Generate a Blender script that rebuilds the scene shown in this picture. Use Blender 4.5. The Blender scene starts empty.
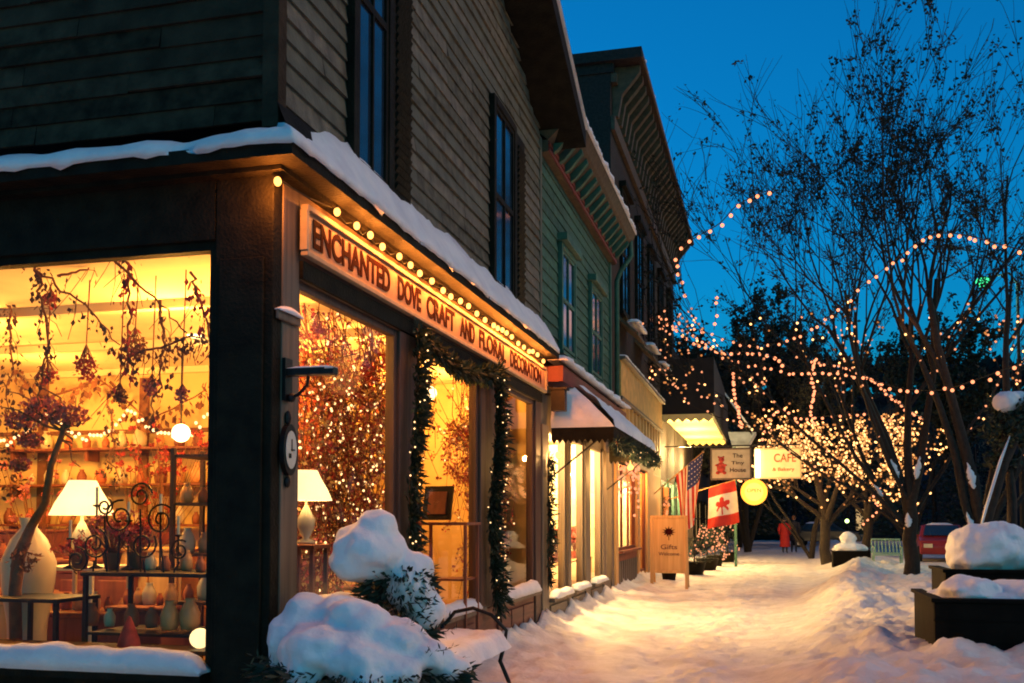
import bpy, math, random
from mathutils import Vector, Matrix, noise
R = math.radians
rnd = random.Random(7)
scn = bpy.context.scene
col = scn.collection

# ------------------------------------------------------------------ camera
PITCH, FPX, EYE = R(2.5), 1000.0, 1.6
YAW = math.atan(.256*math.cos(PITCH))
YPP = 520-FPX*math.tan(PITCH)
cd = bpy.data.cameras.new('camera'); cam = bpy.data.objects.new('camera', cd); col.objects.link(cam)
cam.location = (0, 0, EYE); cam.rotation_euler = (R(90)+PITCH, 0, YAW)
cd.sensor_width = 36; cd.lens = 36*FPX/1024; cd.shift_y = (YPP-341.5)/1024
cd.clip_end = 2000; cd.clip_start = .05
scn.camera = cam
_c, _s, _cp, _sp = math.cos(YAW), math.sin(YAW), math.cos(PITCH), math.sin(PITCH)
def at(x, y, Y):
    """survey helper: the point of the photograph's sight line (x, y) at street distance Y"""
    a = (x-512)/FPX; b = (YPP-y)/FPX
    r = (-_s*_cp+a*_c+b*_s*_sp, _c*_cp+a*_s-b*_c*_sp, _sp+b*_cp)
    t = Y/r[1]
    return Vector((t*r[0], Y, EYE+t*r[2]))

# ------------------------------------------------------------------ materials
MATS = {}
def mat(name, c, rough=.7, var=.25, scale=8, bump=0, bscale=40, metal=0, em=None, es=0, spec=.4, c2=None, coat=0):
    if name in MATS: return MATS[name]
    m = bpy.data.materials.new(name); m.use_nodes = True; nt = m.node_tree; N = nt.nodes; L = nt.links
    b = N['Principled BSDF']; b.inputs['Roughness'].default_value = rough; b.inputs['Metallic'].default_value = metal
    b.inputs['Specular IOR Level'].default_value = spec
    tc = N.new('ShaderNodeTexCoord')
    nz = N.new('ShaderNodeTexNoise'); nz.inputs['Scale'].default_value = scale; nz.inputs['Detail'].default_value = 6
    L.new(tc.outputs['Object'], nz.inputs['Vector'])
    rp = N.new('ShaderNodeValToRGB')
    lo = tuple(max(0, v*(1-var)) for v in c) if c2 is None else c2
    hi = tuple(min(1, v*(1+var)) for v in c) if c2 is None else c
    rp.color_ramp.elements[0].position = .3; rp.color_ramp.elements[1].position = .7
    rp.color_ramp.elements[0].color = (*lo, 1); rp.color_ramp.elements[1].color = (*hi, 1)
    L.new(nz.outputs['Fac'], rp.inputs['Fac']); L.new(rp.outputs['Color'], b.inputs['Base Color'])
    if bump:
        n2 = N.new('ShaderNodeTexNoise'); n2.inputs['Scale'].default_value = bscale; n2.inputs['Detail'].default_value = 8
        L.new(tc.outputs['Object'], n2.inputs['Vector'])
        bp = N.new('ShaderNodeBump'); bp.inputs['Strength'].default_value = bump; bp.inputs['Distance'].default_value = .02
        L.new(n2.outputs['Fac'], bp.inputs['Height']); L.new(bp.outputs['Normal'], b.inputs['Normal'])
    if em:
        b.inputs['Emission Color'].default_value = (*em, 1); b.inputs['Emission Strength'].default_value = es
    MATS[name] = m
    return m
def wood(name, c, c2, axis='Z', rough=.6, sc=2.5):
    if name in MATS: return MATS[name]
    m = bpy.data.materials.new(name); m.use_nodes = True; nt = m.node_tree; N = nt.nodes; L = nt.links
    b = N['Principled BSDF']; b.inputs['Roughness'].default_value = rough
    tc = N.new('ShaderNodeTexCoord'); mp = N.new('ShaderNodeMapping')
    s = {'X': (sc*.4, sc*9, sc*9), 'Y': (sc*9, sc*.4, sc*9), 'Z': (sc*9, sc*9, sc*.4)}[axis]
    mp.inputs['Scale'].default_value = s
    nz = N.new('ShaderNodeTexNoise'); nz.inputs['Scale'].default_value = 1; nz.inputs['Detail'].default_value = 8
    L.new(tc.outputs['Object'], mp.inputs['Vector']); L.new(mp.outputs['Vector'], nz.inputs['Vector'])
    rp = N.new('ShaderNodeValToRGB'); rp.color_ramp.elements[0].position = .3; rp.color_ramp.elements[1].position = .7
    rp.color_ramp.elements[0].color = (*c2, 1); rp.color_ramp.elements[1].color = (*c, 1)
    L.new(nz.outputs['Fac'], rp.inputs['Fac']); L.new(rp.outputs['Color'], b.inputs['Base Color'])
    bp = N.new('ShaderNodeBump'); bp.inputs['Strength'].default_value = .4; bp.inputs['Distance'].default_value = .01
    L.new(nz.outputs['Fac'], bp.inputs['Height']); L.new(bp.outputs['Normal'], b.inputs['Normal'])
    MATS[name] = m
    return m
def glow(name, c, s):
    if name in MATS: return MATS[name]
    m = bpy.data.materials.new(name); m.use_nodes = True; nt = m.node_tree; N = nt.nodes
    N.remove(N['Principled BSDF']); e = N.new('ShaderNodeEmission'); e.inputs[0].default_value = (*c, 1); e.inputs[1].default_value = s
    nt.links.new(e.outputs[0], N['Material Output'].inputs[0]); MATS[name] = m
    return m
def shade_mat(name, c, s):
    """lamp shade / globe: lit from inside, uneven"""
    if name in MATS: return MATS[name]
    m = bpy.data.materials.new(name); m.use_nodes = True; nt = m.node_tree; N = nt.nodes; L = nt.links
    b = N['Principled BSDF']; b.inputs['Base Color'].default_value = (.8, .7, .5, 1)
    tc = N.new('ShaderNodeTexCoord'); nz = N.new('ShaderNodeTexNoise'); nz.inputs['Scale'].default_value = 6
    mr = N.new('ShaderNodeMapRange'); mr.inputs['To Min'].default_value = s*.7; mr.inputs['To Max'].default_value = s*1.2
    L.new(tc.outputs['Object'], nz.inputs['Vector']); L.new(nz.outputs['Fac'], mr.inputs['Value'])
    L.new(mr.outputs[0], b.inputs['Emission Strength']); b.inputs['Emission Color'].default_value = (*c, 1)
    MATS[name] = m
    return m
def glass_mat():
    m = bpy.data.materials.new('window_glass'); m.use_nodes = True; nt = m.node_tree; N = nt.nodes; L = nt.links
    N.remove(N['Principled BSDF'])
    tr = N.new('ShaderNodeBsdfTransparent'); tr.inputs[0].default_value = (.97, .96, .93, 1)
    gl = N.new('ShaderNodeBsdfGlossy'); gl.inputs['Roughness'].default_value = .03
    fr = N.new('ShaderNodeFresnel'); fr.inputs[0].default_value = 1.35
    mx = N.new('ShaderNodeMixShader')
    L.new(fr.outputs[0], mx.inputs[0]); L.new(tr.outputs[0], mx.inputs[1]); L.new(gl.outputs[0], mx.inputs[2])
    L.new(mx.outputs[0], N['Material Output'].inputs[0])
    return m
GLASS = glass_mat()
def snow_mat(name, c=(.82, .83, .86), c2=(.66, .68, .74), bs=14, strength=.7, dist=.05, dirt=0):
    m = bpy.data.materials.new(name); m.use_nodes = True; nt = m.node_tree; N = nt.nodes; L = nt.links
    b = N['Principled BSDF']; b.inputs['Roughness'].default_value = .6; b.inputs['Specular IOR Level'].default_value = .25
    b.inputs['Subsurface Weight'].default_value = .12; b.inputs['Subsurface Radius'].default_value = (.04, .05, .06)
    b.inputs['Subsurface Scale'].default_value = .5
    tc = N.new('ShaderNodeTexCoord')
    n1 = N.new('ShaderNodeTexNoise'); n1.inputs['Scale'].default_value = 2.2; n1.inputs['Detail'].default_value = 9; n1.inputs['Roughness'].default_value = .65
    L.new(tc.outputs['Object'], n1.inputs['Vector'])
    rp = N.new('ShaderNodeValToRGB'); rp.color_ramp.elements[0].position = .35; rp.color_ramp.elements[1].position = .6
    rp.color_ramp.elements[0].color = (*c2, 1); rp.color_ramp.elements[1].color = (*c, 1)
    L.new(n1.outputs['Fac'], rp.inputs['Fac']); L.new(rp.outputs['Color'], b.inputs['Base Color'])
    n2 = N.new('ShaderNodeTexNoise'); n2.inputs['Scale'].default_value = bs; n2.inputs['Detail'].default_value = 10; n2.inputs['Roughness'].default_value = .62
    L.new(tc.outputs['Object'], n2.inputs['Vector'])
    bp = N.new('ShaderNodeBump'); bp.inputs['Strength'].default_value = strength; bp.inputs['Distance'].default_value = dist
    L.new(n2.outputs['Fac'], bp.inputs['Height']); L.new(bp.outputs['Normal'], b.inputs['Normal'])
    MATS[name] = m
    return m
SNOW = snow_mat('snow', bs=11, strength=.5, dist=.03)
SNOWG = snow_mat('trodden_snow', (.82, .79, .75), (.62, .59, .55), bs=16, strength=.8, dist=.03)

M = dict(
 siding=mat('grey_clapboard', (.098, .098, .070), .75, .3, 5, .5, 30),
 siding_dark=mat('shaded_clapboard', (.042, .028, .017), .8, .5, 4, .6, 30, spec=.12),  # the side wall's shade is put into this darker copy of the siding
 siding_b=mat('grey_clapboard_worn', (.085, .08, .055), .8, .5, 9, .7, 24),
 siding_c=mat('grey_clapboard_pale', (.125, .112, .08), .7, .45, 7, .6, 34),
 siding_shaded_b=mat('shaded_clapboard_worn', (.033, .022, .013), .85, .6, 9, .7, 24, spec=.12),
 siding_shaded_c=mat('shaded_clapboard_pale', (.052, .035, .021), .8, .5, 7, .6, 34, spec=.12),
 green_sid_b=mat('green_clapboard_worn', (.03, .085, .06), .8, .5, 9, .7, 24),
 green_sid_c=mat('green_clapboard_pale', (.042, .12, .082), .75, .4, 7, .6, 34),
 trim_dark=mat('dark_trim', (.012, .010, .006), .7, .5, 6, .5, 40, spec=.12),
 trim_brown=wood('weathered_brown_trim', (.16, .12, .085), (.085, .062, .045), 'Z'),
 fascia=wood('fascia_board', (.15, .10, .07), (.085, .055, .04), 'Y'),
 red_wood=wood('oxblood_panel', (.17, .055, .035), (.09, .03, .02), 'Y'),
 post=wood('dark_post_wood', (.10, .045, .03), (.04, .02, .015), 'Z'),
 green_sid=mat('green_clapboard', (.036, .10, .07), .75, .3, 5, .5, 30),
 green_trim=mat('green_trim', (.035, .10, .07), .6, .3, 6, .3, 40),
 red_trim=mat('red_trim', (.17, .03, .022), .6, .2, 6, .3, 40),
 brick=mat('dark_brick', (.026, .018, .015), .85, .4, 18, .6, 30),
 cornice=mat('painted_cornice', (.085, .055, .03), .7, .35, 9, .3, 40),
 dark=mat('night_dark', (.012, .013, .016), .8, .3, 4),
 pane=mat('dark_pane', (.015, .03, .05), .08, .2, 3, spec=.8),
 wallpaper=mat('warm_plaster', (.80, .58, .26), .8, .1, 3),
 ceiling=mat('cream_ceiling', (.85, .72, .45), .8, .08, 3),
 floorw=wood('shop_floor', (.32, .16, .07), (.2, .09, .04), 'Y'),
 board=mat('cream_sign_board', (.36, .20, .11), .6, .15, 10),
 letter=mat('maroon_lettering', (.035, .005, .004), .9, .2, 20, spec=.05),
 iron=mat('black_iron', (.02, .018, .018), .45, .3, 20, metal=.6),
 bark=mat('bark', (.022, .016, .012), .9, .4, 12, .8, 25),
 twig=mat('dark_twigs', (.018, .014, .012), .9, .3, 12),
 leaf_dry=mat('dry_leaves', (.09, .045, .03), .8, .5, 5),
 leaf_dark=mat('dark_leaves', (.014, .016, .010), .8, .5, 5),
 needle=mat('evergreen_needles', (.014, .030, .017), .7, .5, 6),
 berry=mat('dried_red_flowers', (.40, .05, .04), .8, .5, 14),
 pinkish=mat('dried_rose_flowers', (.55, .16, .13), .8, .4, 14),
 vine=mat('brown_vine', (.20, .08, .035), .8, .4, 12),
 cloth=mat('pale_cloth', (.8, .72, .5), .8, .1, 8),
 white_cer=mat('white_ceramic', (.62, .52, .36), .3, .08, 5),
 redwood=wood('red_brown_furniture', (.28, .08, .04), (.15, .04, .02), 'Z'),
 orange_wood=wood('honey_wood', (.74, .43, .16), (.55, .29, .09), 'Z'),
 bulb=glow('fairy_bulb', (1, .30, .13), 2.3),
 bulb_gold=glow('gold_fairy_bulb', (1, .40, .11), 2.0),
 bulb_sm=glow('small_fairy_bulb', (1, .34, .15), 1.5),
 bulb_sign=glow('sign_bulb', (1, .40, .085), 4.2),
 bulb_int=glow('window_fairy_bulb', (1, .58, .24), 3.2),
 cable=mat('black_cable', (.015, .02, .015), .6, .2, 20),
 lamp_on=glow('ceiling_lamp_light', (1, .72, .32), 6),
 shade=shade_mat('lit_lamp_shade', (1, .74, .34), 1.9),
)

# ------------------------------------------------------------------ mesh builder
def wloc(o):
    v = Vector((0, 0, 0))
    while o is not None:
        v += o.location; o = o.parent
    return v
class MB:
    def __init__(s): s.v = []; s.f = []; s.m = []; s.k = 0
    def add(s, vs, fs, k=None):
        n = len(s.v); s.v += [tuple(v) for v in vs]
        for f in fs: s.f.append(tuple(i+n for i in f)); s.m.append(s.k if k is None else k)
        return s
    def box(s, x0, x1, y0, y1, z0, z1, k=None):
        x0, x1 = sorted((x0, x1)); y0, y1 = sorted((y0, y1)); z0, z1 = sorted((z0, z1))
        return s.add([(x0,y0,z0),(x1,y0,z0),(x1,y1,z0),(x0,y1,z0),(x0,y0,z1),(x1,y0,z1),(x1,y1,z1),(x0,y1,z1)],
              [(0,3,2,1),(4,5,6,7),(0,1,5,4),(1,2,6,5),(2,3,7,6),(3,0,4,7)], k)
    def obox(s, c, sz, rot=(0,0,0), k=None):
        m = (Matrix.Translation(c) @ Matrix.Rotation(rot[2],4,'Z') @ Matrix.Rotation(rot[1],4,'Y') @ Matrix.Rotation(rot[0],4,'X'))
        a, b, d = (q/2 for q in sz)
        vs = [m @ Vector(p) for p in [(-a,-b,-d),(a,-b,-d),(a,b,-d),(-a,b,-d),(-a,-b,d),(a,-b,d),(a,b,d),(-a,b,d)]]
        return s.add(vs, [(0,3,2,1),(4,5,6,7),(0,1,5,4),(1,2,6,5),(2,3,7,6),(3,0,4,7)], k)
    def bar(s, a, b, w, h=None, k=None):
        """square bar between two points"""
        return s.tube([a, b], [w/2*1.3, (h or w)/2*1.3], 4, k)
    def tube(s, pts, rad, n=6, k=None, cap=True):
        pts = [Vector(p) for p in pts]
        if not isinstance(rad, (list, tuple)): rad = [rad]*len(pts)
        rings = []
        up = None
        for i, p in enumerate(pts):
            t = (pts[min(i+1, len(pts)-1)]-pts[max(i-1, 0)])
            t = t.normalized() if t.length > 1e-9 else Vector((0,0,1))
            if up is None: up = Vector((0,0,1)) if abs(t.z) < .9 else Vector((1,0,0))
            a = t.cross(up)
            if a.length < 1e-6: a = t.cross(Vector((1,0,0)) if abs(t.x) < .9 else Vector((0,1,0)))
            a.normalize(); b = a.cross(t).normalized(); up = b
            rings.append([p+(a*math.cos(2*math.pi*j/n+.785)+b*math.sin(2*math.pi*j/n+.785))*rad[i] for j in range(n)])
        vs = [v for r in rings for v in r]; fs = []
        for i in range(len(pts)-1):
            for j in range(n):
                fs.append((i*n+j, i*n+(j+1) % n, (i+1)*n+(j+1) % n, (i+1)*n+j))
        if cap: fs.append(tuple(range(n-1, -1, -1))); fs.append(tuple((len(pts)-1)*n+j for j in range(n)))
        return s.add(vs, fs, k)
    def lathe(s, c, prof, n=16, k=None):
        c = Vector(c); vs = []
        for r, z in prof:
            for j in range(n): vs.append(c+Vector((r*math.cos(2*math.pi*j/n), r*math.sin(2*math.pi*j/n), z)))
        fs = [(i*n+j, i*n+(j+1) % n, (i+1)*n+(j+1) % n, (i+1)*n+j) for i in range(len(prof)-1) for j in range(n)]
        return s.add(vs, fs, k)
    def ball(s, c, r, n=8, m=6, k=None, nz=0, fr=2, seed=0):
        if not isinstance(r, (tuple, list, Vector)): r = (r, r, r)
        c = Vector(c); vs = []
        for i in range(m+1):
            ph = math.pi*i/m
            for j in range(n):
                d = Vector((math.sin(ph)*math.cos(2*math.pi*j/n), math.sin(ph)*math.sin(2*math.pi*j/n), math.cos(ph)))
                q = 1+(nz*noise.noise(d*fr+Vector((seed*3.1, seed*1.7, seed))) if nz else 0)
                vs.append(c+Vector((d.x*r[0]*q, d.y*r[1]*q, d.z*r[2]*q)))
        fs = [(i*n+j, (i+1)*n+j, (i+1)*n+(j+1) % n, i*n+(j+1) % n) for i in range(m) for j in range(n)]
        return s.add(vs, fs, k)
    def leaf(s, p, sz, k=None, d=None, asp=.5):
        """a small pointed leaf-like quad"""
        d = d or Vector((rnd.gauss(0,1), rnd.gauss(0,1), rnd.gauss(0,1))).normalized()
        e = d.cross(Vector((rnd.gauss(0,1), rnd.gauss(0,1), rnd.gauss(0,1))))
        e = e.normalized() if e.length > 1e-6 else Vector((1,0,0))
        p = Vector(p)
        return s.add([p, p+d*sz*.5+e*sz*asp*.5, p+d*sz, p+d*sz*.5-e*sz*asp*.5], [(0,1,2,3)], k)
    def cloud(s, c, r, n, sz, k=None, asp=.5, fill=False):
        for _ in range(n):
            d = Vector((rnd.gauss(0,1), rnd.gauss(0,1), rnd.gauss(0,1))).normalized()*(rnd.random()**(1/3 if fill else .5))
            s.leaf((c[0]+d.x*r[0], c[1]+d.y*r[1], c[2]+d.z*r[2]), sz*rnd.uniform(.6, 1.3), k, asp=asp)
        return s
    def quad(s, a, b, c, d, k=None): return s.add([a,b,c,d], [(0,1,2,3)], k)
    def poly(s, pts, k=None): return s.add(pts, [tuple(range(len(pts)))], k)
    def prism(s, pts, off, k=None):
        n = len(pts); off = Vector(off)
        return s.add([Vector(p) for p in pts]+[Vector(p)+off for p in pts],
            [tuple(range(n)), tuple(range(2*n-1, n-1, -1))]+[(i, i+n, (i+1) % n+n, (i+1) % n) for i in range(n)], k)
    def build(s, name, m, parent=None, smooth=False, bevel=0):
        off = wloc(parent)
        me = bpy.data.meshes.new(name); me.from_pydata([(a-off.x, b-off.y, c-off.z) for a, b, c in s.v], [], s.f)
        for x in (m if isinstance(m, (list, tuple)) else [m]): me.materials.append(M.get(x) or MATS.get(x) if isinstance(x, str) else x)
        me.polygons.foreach_set('material_index', s.m)
        if smooth: me.polygons.foreach_set('use_smooth', [True]*len(s.f))
        me.update()
        o = bpy.data.objects.new(name, me); col.objects.link(o); o.parent = parent
        if bevel:
            b = o.modifiers.new('bevel', 'BEVEL'); b.width = bevel; b.segments = 2; b.limit_method = 'ANGLE'
        return o
def tag(o, label=None, cat=None, group=None, kind=None):
    if label: o['label'] = label
    if cat: o['category'] = cat
    if group: o['group'] = group
    if kind: o['kind'] = kind
    return o
def empty(name, loc, label=None, cat=None, group=None, rz=0):
    o = bpy.data.objects.new(name, None); o.empty_display_size = .2; col.objects.link(o); o.location = loc; o.rotation_euler.z = rz
    return tag(o, label, cat, group)
def kids(o): return [c for c in bpy.data.objects if c.parent == o]
def copy_tree(o, parent=None):
    c = o.copy(); col.objects.link(c)
    if parent: c.parent = parent
    for ch in kids(o): copy_tree(ch, c)
    return c
def light(name, loc, W, c=(1, .55, .2), r=.08):
    l = bpy.data.lights.new(name, 'POINT'); l.energy = W; l.color = c; l.shadow_soft_size = r
    o = bpy.data.objects.new(name, l); col.objects.link(o); o.location = loc
    return o
def text(s, name, m, parent, loc, rot, w, h, ext=.006, bold=.008):
    """lettering fitted to width w and height h; the builtin face"""
    cu = bpy.data.curves.new(name, 'FONT'); cu.body = s; cu.align_x = 'CENTER'; cu.align_y = 'CENTER'; cu.extrude = ext
    cu.offset = bold
    o = bpy.data.objects.new(name, cu); col.objects.link(o)
    cu.materials.append(M[m] if m in M else MATS[m])
    bpy.context.view_layer.update()
    d = o.dimensions; sx = w/max(d.x, 1e-3); sy = h/max(d.y, 1e-3)
    me = bpy.data.meshes.new_from_object(o); bpy.data.objects.remove(o); bpy.data.curves.remove(cu)
    me.transform(Matrix.Diagonal((sx, sy, 1, 1))); me.name = name
    if not me.materials: me.materials.append(M[m] if m in M else MATS[m])
    o = bpy.data.objects.new(name, me); col.objects.link(o)
    o.rotation_euler = rot; o.parent = parent; o.location = Vector(loc)-wloc(parent)
    return o
def fbm(x, y, z=0, o=4, lac=2.1):
    a, f, t = 1, 1, 0
    for _ in range(o):
        t += a*noise.noise(Vector((x*f, y*f, z*f))); a *= .5; f *= lac
    return t
def lerp_tab(tab, v):
    if v <= tab[0][0]: return tab[0][1]
    for (a, p), (b, q) in zip(tab, tab[1:]):
        if v <= b:
            t = (v-a)/(b-a); t = t*t*(3-2*t); return p+(q-p)*t
    return tab[-1][1]
def sstep(a, b, x):
    t = max(0, min(1, (x-a)/(b-a))); return t*t*(3-2*t)

# ------------------------------------------------------------------ ground
prints = {}
_q = random.Random(31)
for trk in range(16):
    x, y = _q.uniform(-2.4, .3), _q.uniform(2, 8); k = 0; sg = 1 if _q.random() < .5 else -1
    if sg < 0: y = _q.uniform(30, 40)
    while 2 < y < 42:
        x += _q.gauss(0, .05)+(.012 if y > 18 else 0)*sg; y += sg*_q.uniform(.6, .8); k += 1
        px_, py_, a = x+(.12 if k % 2 else -.12), y, _q.gauss(0, .2); prints.setdefault((int(px_//.5), int(py_//.5)), []).append((px_, py_, a))
def dents(x, y):
    t = 0
    for i in (-1, 0, 1):
        for j in (-1, 0, 1):
            for px_, py_, a in prints.get((int(x//.5)+i, int(y//.5)+j), ()):
                dx, dy = x-px_, y-py_; u = (dx*math.cos(a)+dy*math.sin(a))/.075; v_ = (dy*math.cos(a)-dx*math.sin(a))/.16; q = u*u+v_*v_
                if q < 4: t += -.020*math.exp(-q*q*.7)+.006*math.exp(-(math.sqrt(q)-1.35)**2/.06)
    return t
FX = -3.07                                   # plane of the shop fronts
foot = [(0, -.5), (9.5, -.35), (14, -.1), (20, .15), (27, .9), (33, 1.5), (60, 2.2)]
def hgt(x, y):
    xf = lerp_tab(foot, y)
    t = sstep(xf, xf+1.5, x)
    hb = .33*(1-.15*sstep(12, 40, y))
    back = 1-sstep(3.6, 5.6, x)
    hh = t*hb*(.25+.75*back)
    hh += t*back*(.13*fbm(x*1.1, y*.8, 3)+.05*fbm(x*4, y*4, 5, 3)+.018*fbm(x*14, y*14, 8, 2))
    crest = math.exp(-((x-xf-1.2)/.45)**2)*sstep(10, 26, y)*.16
    hh += crest
    w = math.exp((FX-x)/.38)*(1-t)*sstep(9.2, 11.5, y)*(1-.6*sstep(24, 30, y))
    hh += w*(.30+.16*fbm(x*2.5, y*2.2, 7))*(1 if x > FX else 0)
    hh += (1-t)*(.014*fbm(x*.9, y*.5, 1)+.006*fbm(x*3.5, y*2.5, 2, 3)+.006*fbm(x*12, y*10, 4, 2))
    # trodden ruts along the walk
    hh += (1-t)*(-.02*math.exp(-((x+1.5+.25*math.sin(y*.35))/.35)**2)+.012*math.sin(x*7+math.sin(y*.6)*1.2))
    if x < 3 and y < 42: hh += (1-t)*dents(x, y)
    if t > .05 and y < 32:
        hh += t*back*(.075*max(0, noise.noise(Vector((x*3.1, y*3.1, 4))))+.045*max(0, noise.noise(Vector((x*7, y*6.5, 9))))+.012*noise.noise(Vector((x*17, y*15, 2))))
    if 1.2 < x < 3.2 and 9.5 < y < 13: hh += .08*math.exp(-((x-1.9)**2+(y-10.0)**2)/.3)
    return hh
g = MB()
xs = [FX-.02+i*.045 for i in range(0, 160)]+[4.2+.12*i for i in range(0, 60)]+[11.5+.5*i for i in range(0, 30)]
ys = []; y = 1.5
while y < 90: ys.append(y); y += max(.05, (y-5)*.0085)
vs = [(x, y, hgt(x, y)) for y in ys for x in xs]; nx = len(xs)
fs = [(j*nx+i, j*nx+i+1, (j+1)*nx+i+1, (j+1)*nx+i) for j in range(len(ys)-1) for i in range(nx-1)]
g.add(vs, fs); tag(g.build('snowy_pavement', SNOWG, smooth=True), 'trodden snow on the pavement with a bank of shovelled snow along the kerb', kind='structure')
g = MB(); g.quad((-400, -200, -.12), (400, -200, -.12), (400, 900, -.12), (-400, 900, -.12))
tag(g.build('ground', SNOW), 'snow-covered ground reaching to the horizon', kind='structure')
g = MB(); g.box(-16, FX-.03, 1.5, 5.78, -.3, -.02)
tag(g.build('side_pavement', SNOWG), kind='structure')

# ------------------------------------------------------------------ siding
def clap_x(mb, x, y0, y1, z0, z1, sp=.18, dep=.022, ztop=None):
    """boards on a wall facing +X; ztop(y) trims a gable"""
    z = z0
    while z < z1-1e-4:
        zt = min(z+sp, z1)
        if ztop:
            n = 24; seg = [y0]
            while seg[-1] < y1-.7: seg.append(seg[-1]+rnd.uniform(.35, .6))
            seg.append(y1); k = 0; wob = 0
            for a, b in zip(seg, seg[1:]):
                if rnd.random() < .3: k = rnd.randrange(3); wob = rnd.gauss(0, .004); a += .004
                m_ = min(ztop(a), ztop(b))
                if m_ > z:
                    t_ = min(zt, m_)
                    dd = dep+wob; mb.quad((x+dd,a,z+wob),(x+dd,b,z+wob),(x+.002,b,t_),(x+.002,a,t_),k); mb.quad((x,a,z+wob),(x,b,z+wob),(x+dd,b,z+wob),(x+dd,a,z+wob),k)
        else:
            a = y0
            while a < y1:
                b = min(y1, a+rnd.uniform(1.2, 3.4)); ww = dep*rnd.uniform(.75, 1.25); k = rnd.randrange(3); dz = rnd.gauss(0, .003)
                mb.quad((x+ww,a+.004,z+dz),(x+ww,b,z+dz),(x+.002,b,zt),(x+.002,a+.004,zt),k); mb.quad((x,a,z+dz),(x,b,z+dz),(x+ww,b,z+dz),(x+ww,a,z+dz),k); a = b
        z += sp
def clap_y(mb, y, x0, x1, z0, z1, sp=.18, dep=.022):
    z = z0
    while z < z1-1e-4:
        zt = min(z+sp, z1)
        a = x0
        while a < x1:
            b = min(x1, a+rnd.uniform(1, 3)); k = rnd.randrange(3); w_ = rnd.gauss(0, .003)
            mb.quad((a+.004,y-dep-w_,z+w_),(b,y-dep-w_,z+w_),(b,y-.002,zt),(a+.004,y-.002,zt),k); mb.quad((a,y,z+w_),(b,y,z+w_),(b,y-dep-w_,z+w_),(a,y-dep-w_,z+w_),k); a = b
        z += sp
def window_x(parent, x, y0, y1, z0, z1, trim='trim_dark', shutters=0, hood=False, lit=None):
    """upper sash window on a wall facing +X"""
    f = MB(); t = .09
    f.box(x, x+.07, y0-t, y0, z0-.05, z1+t); f.box(x, x+.07, y1, y1+t, z0-.05, z1+t)
    f.box(x, x+.075, y0, y1, z1, z1+t); f.box(x, x+.09, y0-t-.03, y1+t+.03, z0-.11, z0-.053)
    if hood: f.box(x, x+.16, y0-t-.06, y1+t+.06, z1+t+.002, z1+t+.12)
    w = f.build('window', trim, parent, bevel=.006)
    s = MB(); zm = (z0+z1)/2; ym = (y0+y1)/2
    for a, b, c, d in ((y0, y0+.05, z0, z1), (y1-.05, y1, z0, z1), (y0+.05, y1-.05, z0, z0+.05), (y0+.05, y1-.05, z1-.05, z1), (y0+.05, y1-.05, zm-.03, zm+.03), (ym-.015, ym+.015, z0+.05, zm-.03), (ym-.015, ym+.015, zm+.03, z1-.05)):
        s.box(x+.03, x+.055, a, b, c, d)
    s.build('sash', trim, w)
    p = MB(); p.box(x+.026, x+.034, y0, y1, z0, z1); p.build('pane', lit or 'pane', w)
    return w

# ------------------------------------------------------------------ corner shop
SY0, SY1 = 5.8, 13.6
shop = empty('corner_shop', (FX, SY0, 0), 'grey clapboard corner shop with glowing display windows', 'building')
# lower storey: bulkheads, posts, fascia
b = MB()
b.box(-16, FX-.02, SY0+.02, SY0+.2, -.3, .62); b.build('bulkhead', 'trim_dark', shop)
b = MB(); b.box(FX-.22, FX-.02, SY0+.36, SY1-.02, -.2, .60)
b.build('bulkhead', 'red_wood', shop)
for a, c in ((6.2, 7.9), (8.65, 10.4), (11.35, 13.2)):
    y = a
    while y < c-.3:
        b = MB(); b.box(FX-.018, FX+.012, y, y+(c-a)/3-.05, .12, .5); b.build('bulkhead_panel', 'red_wood', shop, bevel=.01); y += (c-a)/3
b = MB(); b.box(-3.49, FX-.003, SY0, SY0+.12, -.2, 3.95); b.box(-3.45, FX-.06, SY0-.025, SY0-.001, .2, 3.3); b.build('corner_post', 'trim_dark', shop, bevel=.008)
b = MB(); b.box(FX-.14, FX+.004, SY0+.123, SY0+.36, -.2, 3.95); b.box(FX+.006, FX+.03, SY0+.02, SY0+.34, 2.90, 2.96); b.box(FX+.006, FX+.03, SY0+.02, SY0+.34, .55, .7)
b.build('corner_board', 'trim_brown', shop, bevel=.008)
b = MB(); b.box(-16, -3.495, SY0-.002, SY0+.15, 3.44, 3.96); b.build('fascia', 'trim_dark', shop)
b = MB(); b.box(FX-.15, FX, SY0+.363, SY1, 3.24, 3.95); b.build('fascia', 'fascia', shop)
b = MB(); b.box(FX+.002, FX+.03, SY0+.363, SY1, 3.24, 3.36); b.build('lintel_trim', 'trim_dark', shop)
for y0, y1 in ((7.95, 8.62), (10.45, 11.32)):
    b = MB(); b.box(FX-.13, FX+.012, y0+.12, y1-.12, .62, 3.238); b.build('post', 'post', shop, bevel=.01)
b = MB(); b.box(FX-.13, FX+.01, 13.28, SY1, -.2, 3.238); b.build('post', 'post', shop, bevel=.01)
# sills
b = MB(); b.box(-16, -3.50, SY0-.1, SY0+.15, .56, .62); b.build('sill', 'trim_dark', shop)
for y0, y1 in ((6.16, 8.07), (8.5, 10.57), (11.2, 13.28)):
    b = MB(); b.box(FX-.13, FX+.09, y0, y1, .60, .66); b.build('sill', 'trim_brown', shop, bevel=.01)
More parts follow.
